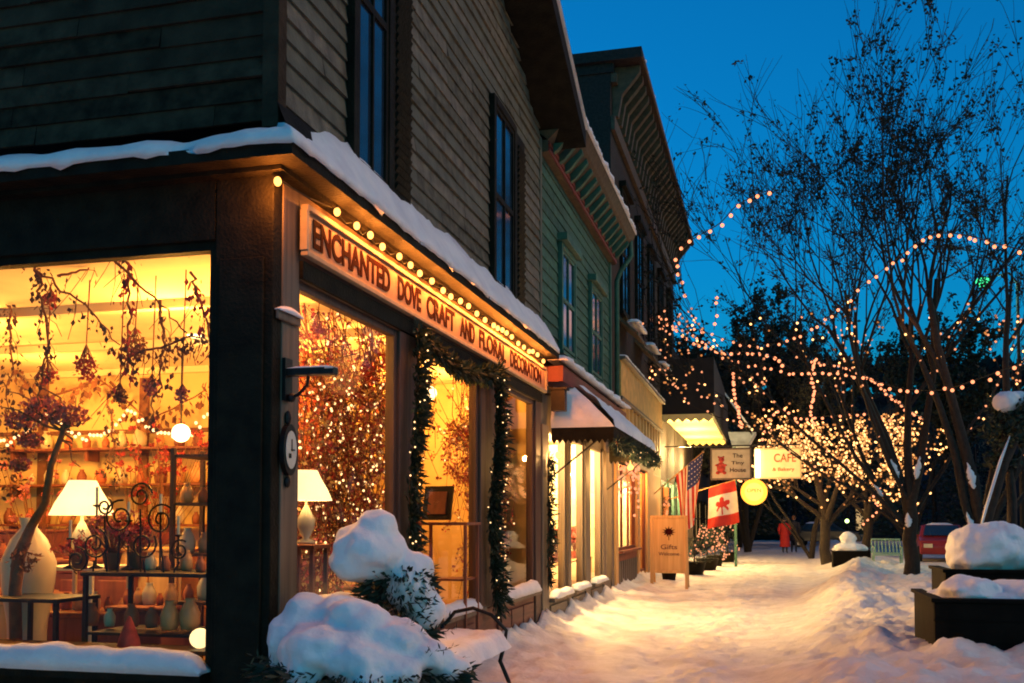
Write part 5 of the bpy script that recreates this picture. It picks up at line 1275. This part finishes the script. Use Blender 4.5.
# ------------------------------------------------------------------ street lamp with green glow
p = at(983, 282, 31); t = empty('street_lamp', (p.x+.9, 31, 0), 'street lamp with a green glowing head among the bare branches', 'street lamp')
b = MB(); b.tube([(p.x+.9, 31, 0), (p.x+.9, 31, p.z-.1), (p.x+.7, 31, p.z+.22), (p.x+.1, 31, p.z+.12)], [.07, .04, .03, .025], 8); b.build('pole', 'bark', t, True)
b = MB(); b.lathe((p.x, 31, p.z), [(.02, .18), (.12, .12), (.16, .06), (.17, .03)], 14); b.build('hood', 'iron', t, True)
b = MB(); b.ball((p.x, 31, p.z), (.2, .2, .15), 14, 10); b.build('lens', glow('green_lamp', (.06, 1, .36), 1.7), t, True)
light('street_lamp_light', (p.x, 30.9, p.z-.15), 420, (.25, 1, .75), .12)

# ------------------------------------------------------------------ planters
mat('black_paint', (.007, .006, .005), .8, .3, 6, .3, 30, spec=.08)
def planter(name, label, x0, x1, y0, y1, z1):
    t = empty(name, ((x0+x1)/2, (y0+y1)/2, 0), label, 'planter')
    b = MB(); e = .06
    b.box(x0, x1, y0, y0+e, -.1, z1); b.box(x0, x1, y1-e, y1, -.1, z1); b.box(x0, x0+e, y0+e, y1-e, -.1, z1); b.box(x1-e, x1, y0+e, y1-e, -.1, z1); b.build('side', 'black_paint', t, bevel=.01)
    b = MB()
    for z in (.22, .42, .62):
        if z < z1-.08: b.box(x0-.012, x1+.012, y0-.014, y0-.002, z, z+.012)
    b.box(x0-.03, x1+.03, y0-.03, y0+.09, z1+.001, z1+.04); b.box(x0-.03, x0+.09, y0+.09, y1+.03, z1+.001, z1+.04); b.box(x1-.09, x1+.03, y0+.09, y1+.03, z1+.001, z1+.04); b.build('rim', 'black_paint', t, bevel=.006)
    b = MB(); b.box(x0+e, x1-e, y0+e, y1-e, z1-.12, z1-.06); b.build('soil', 'bark', t)
    return t
planter('planter_box', 'big dark planter box in the snow bank at the right edge', 1.56, 3.05, 10.5, 11.9, .80)
planter('planter_box', 'dark planter box standing behind the big one', 1.95, 3.2, 12.3, 13.3, 1.0)
snow_blob('planter_snow', 'mound of snow filling the big dark planter box', [((2.25, 11.2, .80), (.66, .52, .13)), ((1.95, 11.0, .88), (.3, .38, .15)), ((2.5, 11.2, .86), (.42, .5, .13))], 51)
snow_blob('planter_snow', 'tall rounded block of snow on the planter box behind', [((2.42, 12.7, 1.26), (.40, .44, .30)), ((2.62, 12.8, 1.24), (.42, .42, .30)), ((2.28, 12.65, 1.16), (.26, .38, .24)), ((2.6, 12.75, 1.40), (.32, .35, .18))], 61)
# leaning tree stakes and small snowy tree in the rear planter
t = empty('staked_sapling', (2.9, 13.6, 0), 'leafy sapling with leaning dark stakes and clumps of snow', 'tree')
b = MB(); b.tube([at(975, 562, 13.8), at(988, 515, 13.9), at(1002, 468, 14.0), at(1014, 440, 14.1)], [.075, .07, .065, .06], 8); b.build('stake', 'bark', t, True)
b = MB(); b.tube([(at(1010, 570, 14.2).x, 14.2, 0), at(1012, 500, 14.2), at(1008, 455, 14.2), at(1000, 400, 14.2)], [.07, .06, .05, .04], 8); b.build('trunk', 'bark', t, True)
b = MB(); b.tube([at(985, 505, 14.3), at(992, 470, 14.3), at(1005, 450, 14.3)], .03, 6); b.tube([at(1012, 480, 14.2), at(1028, 430, 14.2)], .03, 6); b.build('branch', 'bark', t, True)
b = MB()
for c0, rr, n_ in ((at(1010, 430, 14.2), .36, 700), (at(1002, 460, 14.2), .2, 300), (at(1024, 410, 14.2), .3, 400), (at(1000, 405, 14.2), .18, 160)): b.cloud(c0, (rr, rr, rr*.8), n_, .09, fill=True)
b.build('foliage', 'needle', t)
snow_blob('sapling_snow', 'clump of snow caught in the top of the staked sapling', [(at(1006, 402, 14.1), (.17, .16, .14)), (at(1016, 398, 14.2), (.14, .14, .1))], 71)
Pq = [at(976, 556, 13.75), at(988, 512, 13.82), at(1002, 466, 13.95), at(1012, 440, 14.0)]
b = MB(); b.tube([p+Vector((-.03, -.07, .07)) for p in Pq], [.008, .018, .02, .008], 6); tag(b.build('stake_snow', SNOW, None, True), 'thin line of snow along the leaning stake', 'snow')
# snow caught against the bare tree trunks
def trunk_snow(out, base, picks, labs):
    st = [P for l, P in out if l == 0][1:]
    for (si, k, f, rr, hh), lab in zip(picks, labs):
        P = st[si]; p = P[k].lerp(P[k+1], f); d = (P[k+1]-P[k]).normalized(); b = MB()
        p = p+Vector((-.05, -rr*1.2, 0)); hh *= .7; rr *= .75; b.tube([p+d*hh*(k_/6-1)+Vector((rnd.gauss(0, .012), 0, 0)) for k_ in range(13)], [.01]+[rr*math.sin(math.pi*min(1, k_/12)**.7)*rnd.uniform(.55, 1.1)+.01 for k_ in range(1, 12)]+[.008], 10)
        tag(b.build('trunk_snow', SNOW, None, True), lab, 'snow')
trunk_snow(outA, A, ((0, 0, .35, .10, .3), (1, 1, .3, .10, .35), (2, 1, .2, .07, .3), (3, 0, .9, .09, .4), (5, 1, .1, .06, .25)), ('tall patch of snow low on the left bare trunk', 'snow patch in the leaning leader of the left bare tree', 'narrow snow patch on the outer leader of the left bare tree', 'warm-lit snow caught between the two bare trees', 'small snow streak on the lowest left leader of the bare tree'))
trunk_snow(outB, B, ((0, 1, .2, .11, .45), (1, 0, .8, .1, .35), (3, 0, .6, .1, .4)), ('orange-lit snow patch on the main stem of the right bare tree', 'snow patch on the right stem of the right bare tree', 'long snow patch on the left stem of the right bare tree'))
# far planter & snow
planter('planter_box', 'small dark planter box by the far lit tree', 2.0, 3.15, 33.6, 34.4, .58)
snow_blob('planter_snow', 'peaked mound of snow on the far planter box', [((2.55, 34, .66), (.55, .4, .22)), ((2.5, 34, .98), (.25, .25, .25))], 91)
# pale green bench
t = empty('lattice_bench', (3.5, 31.5, .2), 'pale green metal bench beside the left trunk', 'bench')
x0, x1 = at(872, 570, 31.5).x, at(901, 570, 31.5).x
mat('pale_green_paint', (.30, .45, .30), .5, .2, 6)
b = MB()
for i in range(9): x = x0+(x1-x0)*i/8; b.bar((x, 31.5, .62), (x+rnd.uniform(-.02, .02), 31.6, 1.0), .035)
b.box(x0, x1, 31.56, 31.62, 1.0, 1.05); b.box(x0, x1, 31.47, 31.53, .6, .64); b.build('backrest', 'pale_green_paint', t)
b = MB()
for i in range(5): b.box(x0, x1, 31.0+.1*i, 31.07+.1*i, .56, .59)
b.build('seat', 'pale_green_paint', t)
for x in (x0, x1-.04):
    for y in (31.02, 31.45): b = MB(); b.box(x, x+.04, y, y+.04, .0, .56); b.build('leg', 'pale_green_paint', t)
    b = MB(); b.tube([(x+.02, 31.02, .56), (x+.02, 31.02, .8), (x+.02, 31.5, .82)], .02, 5); b.build('armrest', 'pale_green_paint', t)

# ------------------------------------------------------------------ parked car (seen past the trunks)
def car(label, loc, rz, body):
    t = empty('parked_car', (0,0,0), label, 'car')
    prof = [(-2.1, .35), (-2.15, .6), (-2.05, .88), (-1.5, .95), (-1.0, 1.38), (.5, 1.42), (1.15, .98), (1.95, .86), (2.15, .62), (2.1, .35)]
    b = MB(); W_ = .82; n = len(prof)
    def inset(z): return W_-(0 if z < .95 else (z-.95)*.35)
    vs = [(x, -inset(z), z) for x, z in prof]+[(x, inset(z), z) for x, z in prof]
    b.add(vs, [tuple(range(n)), tuple(range(2*n-1, n-1, -1))]+[(i, i+n, (i+1) % n+n, (i+1) % n) for i in range(n)]); b.build('body', body, t, bevel=.05)
    for s in (-1, 1):
        b = MB(); y = s*(W_-.05); b.prism([(-1.35, y*1.0, .97), (-.95, s*(W_-.13), 1.33), (-.25, s*(W_-.13), 1.36), (-.25, y, .97)], (0, s*.035, 0)); b.prism([(-.17, y, .97), (-.17, s*(W_-.13), 1.36), (.45, s*(W_-.13), 1.36), (1.0, y, .98)], (0, s*.035, 0)); b.build('side_window', 'pane', t)
    b = MB(); b.prism([(-1.52, -.62, .99), (-1.07, -.55, 1.36), (-1.07, .55, 1.36), (-1.52, .62, .99)], (-.03, 0, .01)); b.build('rear_window', 'pane', t)
    b = MB(); b.prism([(1.15, -.66, 1.02), (.6, -.56, 1.38), (.6, .56, 1.38), (1.15, .66, 1.02)], (.03, 0, .02)); b.build('windscreen', 'pane', t)
    for s in (-1, 1):
        b = MB(); b.box(-2.17, -2.08, s*.5-.17, s*.5+.17, .62, .8); b.build('tail_light', mat('tail_lens', (.5, .02, .02), .3, .1, 5, em=(1, .05, .03), es=1.2), t)
        b = MB(); b.box(2.05, 2.16, s*.55-.15, s*.55+.15, .6, .74); b.build('headlight', 'white_cer', t)
        for x in (-1.35, 1.35):
            b = MB(); n2 = 20; y = s*.72
            b.prism([(x+.32*math.cos(2*math.pi*j/n2), y, .32+.32*math.sin(2*math.pi*j/n2)) for j in range(n2)], (0, s*.14, 0)); w = b.build('wheel', 'dark', t)
            b = MB(); b.prism([(x+.19*math.cos(2*math.pi*j/n2), y+s*.142, .32+.19*math.sin(2*math.pi*j/n2)) for j in range(n2)], (0, s*.01, 0)); b.build('rim', mat('wheel_rim', (.4, .4, .42), .4, .1, 6, metal=.7), w)
    b = MB(); b.box(-2.18, -2.151, -.25, .25, .42, .54); b.build('number_plate', 'white_cer', t)
    t.location = loc; t.rotation_euler.z = rz
    s = MB()
    vs = []
    for j in range(9):
        for i in range(15):
            u, w = i/14, j/8; vs.append((-1.05+1.5*u, -.5+1.0*w, 1.40+.09*min(1, 6*min(u, 1-u))*min(1, 5*min(w, 1-w))))
    s.add(vs, [(j*15+i, j*15+i+1, (j+1)*15+i+1, (j+1)*15+i) for j in range(8) for i in range(14)])
    o = s.build('car_snow', SNOW, None, True); o.location = loc; o.rotation_euler.z = rz; tag(o, 'layer of snow on the roof of the '+label.split(' parked')[0], 'snow')
mat('red_car_paint', (.22, .02, .02), .3, .1, 4); mat('dark_car_paint', (.03, .04, .05), .3, .1, 4)
p = at(938, 570, 41); car('red car parked beyond the bare tree trunks', (p.x+.1, 41, .0), R(-95), 'red_car_paint')
car('dark car parked across the far end of the street', (at(835, 540, 62).x-.6, 62, 0), R(-8), 'dark_car_paint')

# ------------------------------------------------------------------ people
def person(label, loc, rz, coat, legm, coat_len=.62, h=1.72, stride=.12, hat=None, arms=(.12, .1)):
    t = empty('person', (0,0,0), label, 'person'); k = h/1.72
    J = {'pel': (0, 0, .95), 'wai': (0, .01, 1.1), 'che': (0, 0, 1.3), 'nec': (0, 0, 1.46), 'nk2': (0, -.01, 1.52), 'hd': (0, -.02, 1.61), 'top': (0, -.01, 1.70)}
    R_ = {'pel': (.15, .11), 'wai': (.13, .10), 'che': (.17, .12), 'nec': (.07, .07), 'nk2': (.055, .055), 'hd': (.085, .10), 'top': (.055, .06)}
    E_ = [('pel', 'wai'), ('wai', 'che'), ('che', 'nec'), ('nec', 'nk2'), ('nk2', 'hd'), ('hd', 'top')]
    for s, n in ((-1, 'l'), (1, 'r')):
        st = stride*s
        J.update({'hip'+n: (.09*s, 0, .88), 'kn'+n: (.095*s, -st*.5-.02, .50), 'an'+n: (.10*s, st*-.9+.04, .10), 'to'+n: (.11*s, -st*.9-.12, .045), 'sh'+n: (.19*s, 0, 1.40), 'el'+n: (.25*s, .05+st*.5, 1.13), 'wr'+n: (.23*s, -.08+st, .92)})
        R_.update({'hip'+n: (.095, .10), 'kn'+n: (.06, .065), 'an'+n: (.042, .045), 'to'+n: (.04, .035), 'sh'+n: (.065, .065), 'el'+n: (.048, .048), 'wr'+n: (.03, .033)})
        E_ += [('pel', 'hip'+n), ('hip'+n, 'kn'+n), ('kn'+n, 'an'+n), ('an'+n, 'to'+n), ('che', 'sh'+n), ('sh'+n, 'el'+n), ('el'+n, 'wr'+n)]
        for f in range(5):
            sx = (f-2)*.018; nm = 'f%d%s' % (f, n)
            thumb = f == 0
            J[nm] = (.23*s+(-.04*s if thumb else sx*.3), -.08+st+(-.05 if thumb else -.01+sx), .92-(.06 if thumb else .15-.008*abs(f-2)))
            R_[nm] = (.011, .011); E_.append(('wr'+n, nm))
    names = list(J); me = bpy.data.meshes.new('person'); me.from_pydata([tuple(c*k for c in J[n]) for n in names], [(names.index(a), names.index(b_)) for a, b_ in E_], [])
    o = bpy.data.objects.new('body', me); col.objects.link(o); o.parent = t
    sk = o.modifiers.new('skin', 'SKIN'); 
    if not me.skin_vertices: 
        bm = __import__('bmesh').new(); bm.from_mesh(me); bm.verts.layers.skin.verify(); bm.to_mesh(me); bm.free()
    for i, n in enumerate(names): me.skin_vertices[0].data[i].radius = tuple(q*k for q in R_[n]); me.skin_vertices[0].data[i].use_root = (i == 0)
    sd = o.modifiers.new('subsurf', 'SUBSURF'); sd.levels = sd.render_levels = 2
    me.materials.append(MATS[legm])
    # coat: tapered shell from collar to hem with sleeves
    b = MB(); n_ = 20; rows = [(1.47, .085, .08), (1.42, .19, .12), (1.3, .215, .15), (1.12, .18, .145), (.95, .20, .16), (.95-coat_len*.5, .225, .19), (.95-coat_len+.08, .25, .22)]
    vs = []
    for z, rx, ry in rows:
        for j in range(n_): a = 2*math.pi*j/n_; vs.append((rx*math.cos(a)*k*(1+.04*math.sin(a*5+z*9)), ry*math.sin(a)*k, z*k))
    b.add(vs, [(i*n_+j, i*n_+(j+1) % n_, (i+1)*n_+(j+1) % n_, (i+1)*n_+j) for i in range(len(rows)-1) for j in range(n_)])
    for s, n in ((-1, 'l'), (1, 'r')):
        b.tube([Vector(J['sh'+n])*k, Vector(J['el'+n])*k, Vector(J['wr'+n])*k], [.085*k, .068*k, .055*k], 10)
    b.build('coat', coat, t, True)
    b = MB(); b.ball(Vector((0, -.02, 1.615))*k, (.082*k, .098*k, .115*k), 16, 12); b.ball(Vector((0, -.118, 1.605))*k, (.014*k, .02*k, .022*k), 6, 5)
    for s in (-1, 1): b.ball(Vector((.083*s, -.01, 1.61))*k, (.012*k, .02*k, .03*k), 6, 5)
    hd = b.build('head', mat('skin', (.5, .28, .2), .6, .1, 5), t, True)
    b = MB()
    for s in (-1, 1): b.ball(Vector((.03*s, -.108, 1.63))*k, .010*k, 6, 5)
    b.obox(Vector((0, -.112, 1.565))*k, (.04*k, .008*k, .008*k)); b.build('face_detail', 'dark', hd)
    b = MB(); b.ball(Vector((0, .01, 1.65))*k, (.092*k, .10*k, .10*k), 14, 10); b.build('hat' if hat else 'hair', hat or 'vine', t, True)
    t.location = loc; t.rotation_euler.z = rz
    return t
mat('red_coat', (.5, .025, .02), .8, .15, 6, em=None); mat('dark_coat', (.035, .03, .035), .8, .2, 6); mat('dark_trousers', (.03, .03, .04), .8, .2, 6)
p = at(785, 552, 50.0); person('person in a long red coat walking away down the snowy pavement', (p.x, 50.0, .0), R(170), 'red_coat', 'dark_trousers', .72, 1.72, .1, 'dark_coat')
p = at(793, 552, 51.0); person('person in a dark coat walking beside the one in red', (p.x+.05, 51.0, 0), R(175), 'dark_coat', 'dark_trousers', .45, 1.8, .14)

# ------------------------------------------------------------------ distant and opposite buildings
def far_building(label, x0, x1, y0, y1, h, wm='brick', roof='flat', lit=((),), side='x', snow=True):
    t = empty('building', (x0, y0, 0), label, 'building')
    b = MB(); b.box(x0, x1, y0, y1, -.1, h); b.build('wall', wm, t)
    if roof == 'gable':
        xm = (x0+x1)/2; b = MB(); b.prism([(x0-.3, y0-.3, h+.002), (x1+.3, y0-.3, h+.002), (xm, y0-.3, h+(x1-x0)*.4)], (0, y1-y0+.6, 0)); b.build('roof', SNOW if snow else 'dark', t)
    else:
        b = MB(); b.box(x0-.15, x1+.25, y0-.2, y1+.1, h+.002, h+.3); b.build('cornice', 'trim_dark', t)
    for fl in range(int(h//3)):
        z = .9+3*fl
        if side == 'x':
            y = y0+.6; i = 0
            while y < y1-1.4:
                l = (fl, i) in lit; window_x(t, x1+.002, y, y+1.1, z, z+1.5, 'trim_dark', lit=MATS['lit_pane'] if l else None); y += 2.2; i += 1
        elif side == 'y':
            x = x0+.7; i = 0
            while x < x1-1.4:
                l = (fl, i) in lit
                f = MB(); f.box(x-.08, x, y0-.06, y0-.002, z-.05, z+1.6); f.box(x+1.1, x+1.18, y0-.06, y0-.002, z-.05, z+1.6); f.box(x, x+1.1, y0-.06, y0-.002, z+1.5, z+1.6); f.box(x-.1, x+1.2, y0-.08, y0-.002, z-.12, z-.052); w = f.build('window', 'trim_dark', t)
                f = MB(); f.box(x, x+1.1, y0-.03, y0-.003, z-.05, z+1.5); f.build('pane', MATS['lit_pane'] if l else 'pane', w); x += 2.1; i += 1
    return t
mat('lit_pane', (.8, .6, .3), .4, .4, 3, em=(1, .58, .2), es=.6)
far_building('dark brick shop row beyond the yellow awning', -12, FX+.05, 42.1, 55, 8.2, lit={(0, 0), (0, 1), (0, 3)})
far_building('dark shop block near the far end of the pavement', -12, FX+.4, 55.2, 74, 9.0, 'siding_dark', lit={(0, 2)})
far_building('dark block closing the far end of the street', -8, 1.5, 82, 90, 7.5, 'siding_dark', 'gable', {(0, 2)}, 'y', False)
far_building('low dark house behind the lit trees', 3.5, 14, 78, 88, 6.0, 'brick', 'gable', {(0, 1)}, 'y', False)
far_building('dark shop block across the street behind the bare trees', 13.5, 24, 34, 48, 6.5, 'siding_dark', 'flat', {(0, 0), (0, 1)}, 'y')
far_building('dark shop block across the street nearer the right edge', 13.0, 22, 24, 33.5, 6.0, 'brick', 'flat', {(0, 0)}, 'y')
far_building('tall dark block across the far street', 14, 26, 49, 66, 7.5, 'brick', 'flat', {(0, 1), (1, 2)}, 'y')
# wooded hill closing the view
g = MB(); nx_, ny_ = 120, 14; vs = []
for j in range(ny_):
    for i in range(nx_):
        x = -110+2.1*i; y = 105+6*j; vs.append((x, y, (7.0*j if j < 5 else 28+1.2*(j-4))*(.66+.42*noise.noise(Vector((x*.02, 2, 0))))+1.6*noise.noise(Vector((x*.35, y*.3, 3)))-1))
g.add(vs, [(j*nx_+i, j*nx_+i+1, (j+1)*nx_+i+1, (j+1)*nx_+i) for j in range(ny_-1) for i in range(nx_-1)])
tag(g.build('hills', mat('wooded_hill', (.011, .016, .020), 1, .5, .8, spec=.05)), kind='structure')
g = MB()
for i in range(14000):
    x = rnd.uniform(-20, 95); j = rnd.random()*9; k_ = j; y = 105+6*k_; z = (7.0*k_ if k_ < 4.5 else 30+1.0*(k_-4.5))*(.66+.42*noise.noise(Vector((x*.02, 2, 0))))
    g.leaf((x, y-1, z+rnd.uniform(-1, 2.2+2.2*max(0, noise.noise(Vector((x*.55, j, 5)))))), rnd.uniform(.6, 1.8), None, Vector((rnd.gauss(0, .5), rnd.gauss(0, .5), 1)).normalized(), .5)
tag(g.build('far_wood', mat('far_wood_leaves', (.013, .019, .023), 1, .6, .5, spec=.05)), 'dark far-off wood covering the hill at the end of the street', 'wood', kind='stuff')
# evergreen masses beyond
def conifer(label, loc, h, r, seed, n=2600):
    q = random.Random(seed); t = empty('conifer', loc, label, 'tree'); x, y, z = loc
    b = MB(); b.tube([(x,y,z), (x,y,z+h)], [.16, .02], 6); b.build('trunk', 'bark', t)
    b = MB()
    for i in range(n):
        w = q.random()**1.3; rr = r*(1-w)*(.35+.65*q.random())*(1+.25*math.sin(w*40)); a = q.random()*6.283
        b.leaf((x+rr*math.cos(a), y+rr*math.sin(a), z+.8+(h-.8)*w), .45*q.uniform(.5, 1.2), None, Vector((math.cos(a), math.sin(a), q.uniform(-.6, .1))).normalized(), .4)
    b.build('crown', 'needle', t)
for i, (x, y, h, r, lab) in enumerate(((-1.6, 60, 12.5, 3.0, 'tall conifer rising beyond the shop row'), (1.6, 66, 11, 3.4, 'broad conifer at the end of the street'), (5.0, 68, 10, 3.2, 'conifer behind the lit trees'), (9, 60, 11, 3.4, 'conifer beyond the bare trees'), (13, 70, 12, 3.6, 'dark conifer near the right edge'), (-3.6+1.2, 76, 13, 3.2, 'conifer behind the tall one'))):
    conifer(lab, (x, y, 0), h, r, i+50)
# small far lamp posts
p = at(847, 521, 60); t = empty('lit_lantern', p, 'tiny distant greenish-yellow light past the red coat', 'lamp'); b = MB(); b.ball(p, .12, 8, 6); b.build('globe', glow('far_lamp', (.7, 1, .3), 4), t); b = MB(); b.tube([(p.x, 60, 0), (p.x, 60, p.z-.1)], .04, 5); b.build('post', 'iron', t)

# ------------------------------------------------------------------ light: dusk sky and an added sun
w = bpy.data.worlds.new('World'); scn.world = w; w.use_nodes = True; nt = w.node_tree; N = nt.nodes; L = nt.links
bg = N['Background']
sky = N.new('ShaderNodeTexSky'); sky.sky_type = 'NISHITA'; sky.sun_disc = False; sky.sun_elevation = R(1.5); sky.sun_rotation = R(150); sky.ozone_density = 6
mx = N.new('ShaderNodeMix'); mx.data_type = 'RGBA'; mx.blend_type = 'MULTIPLY'; mx.inputs[0].default_value = 1; mx.inputs[7].default_value = (.9, 7.3, 4.9, 1)
L.new(sky.outputs[0], mx.inputs[6]); L.new(mx.outputs[2], bg.inputs[0]); bg.inputs[1].default_value = .115
sl = bpy.data.lights.new('warm_fill', 'SUN'); sl.energy = .95; sl.angle = R(25); sl.color = (1, .56, .27)  # warm fill added from the street side to lift fronts and snow
so = bpy.data.objects.new('warm_fill', sl); col.objects.link(so); so.rotation_euler = (R(58), 0, R(100)); so.location = (0, 0, 30)
scn.view_settings.view_transform = 'Standard'; scn.view_settings.look = 'None'; scn.view_settings.exposure = 0
scn.cycles.filter_width = 1.9; scn.cycles.use_denoising = True; scn.cycles.max_bounces = 5; scn.cycles.diffuse_bounces = 3; scn.cycles.transparent_max_bounces = 12
scn.cycles.sample_clamp_indirect = 4; scn.cycles.use_light_tree = True; scn.cycles.caustics_reflective = False; scn.cycles.caustics_refractive = False
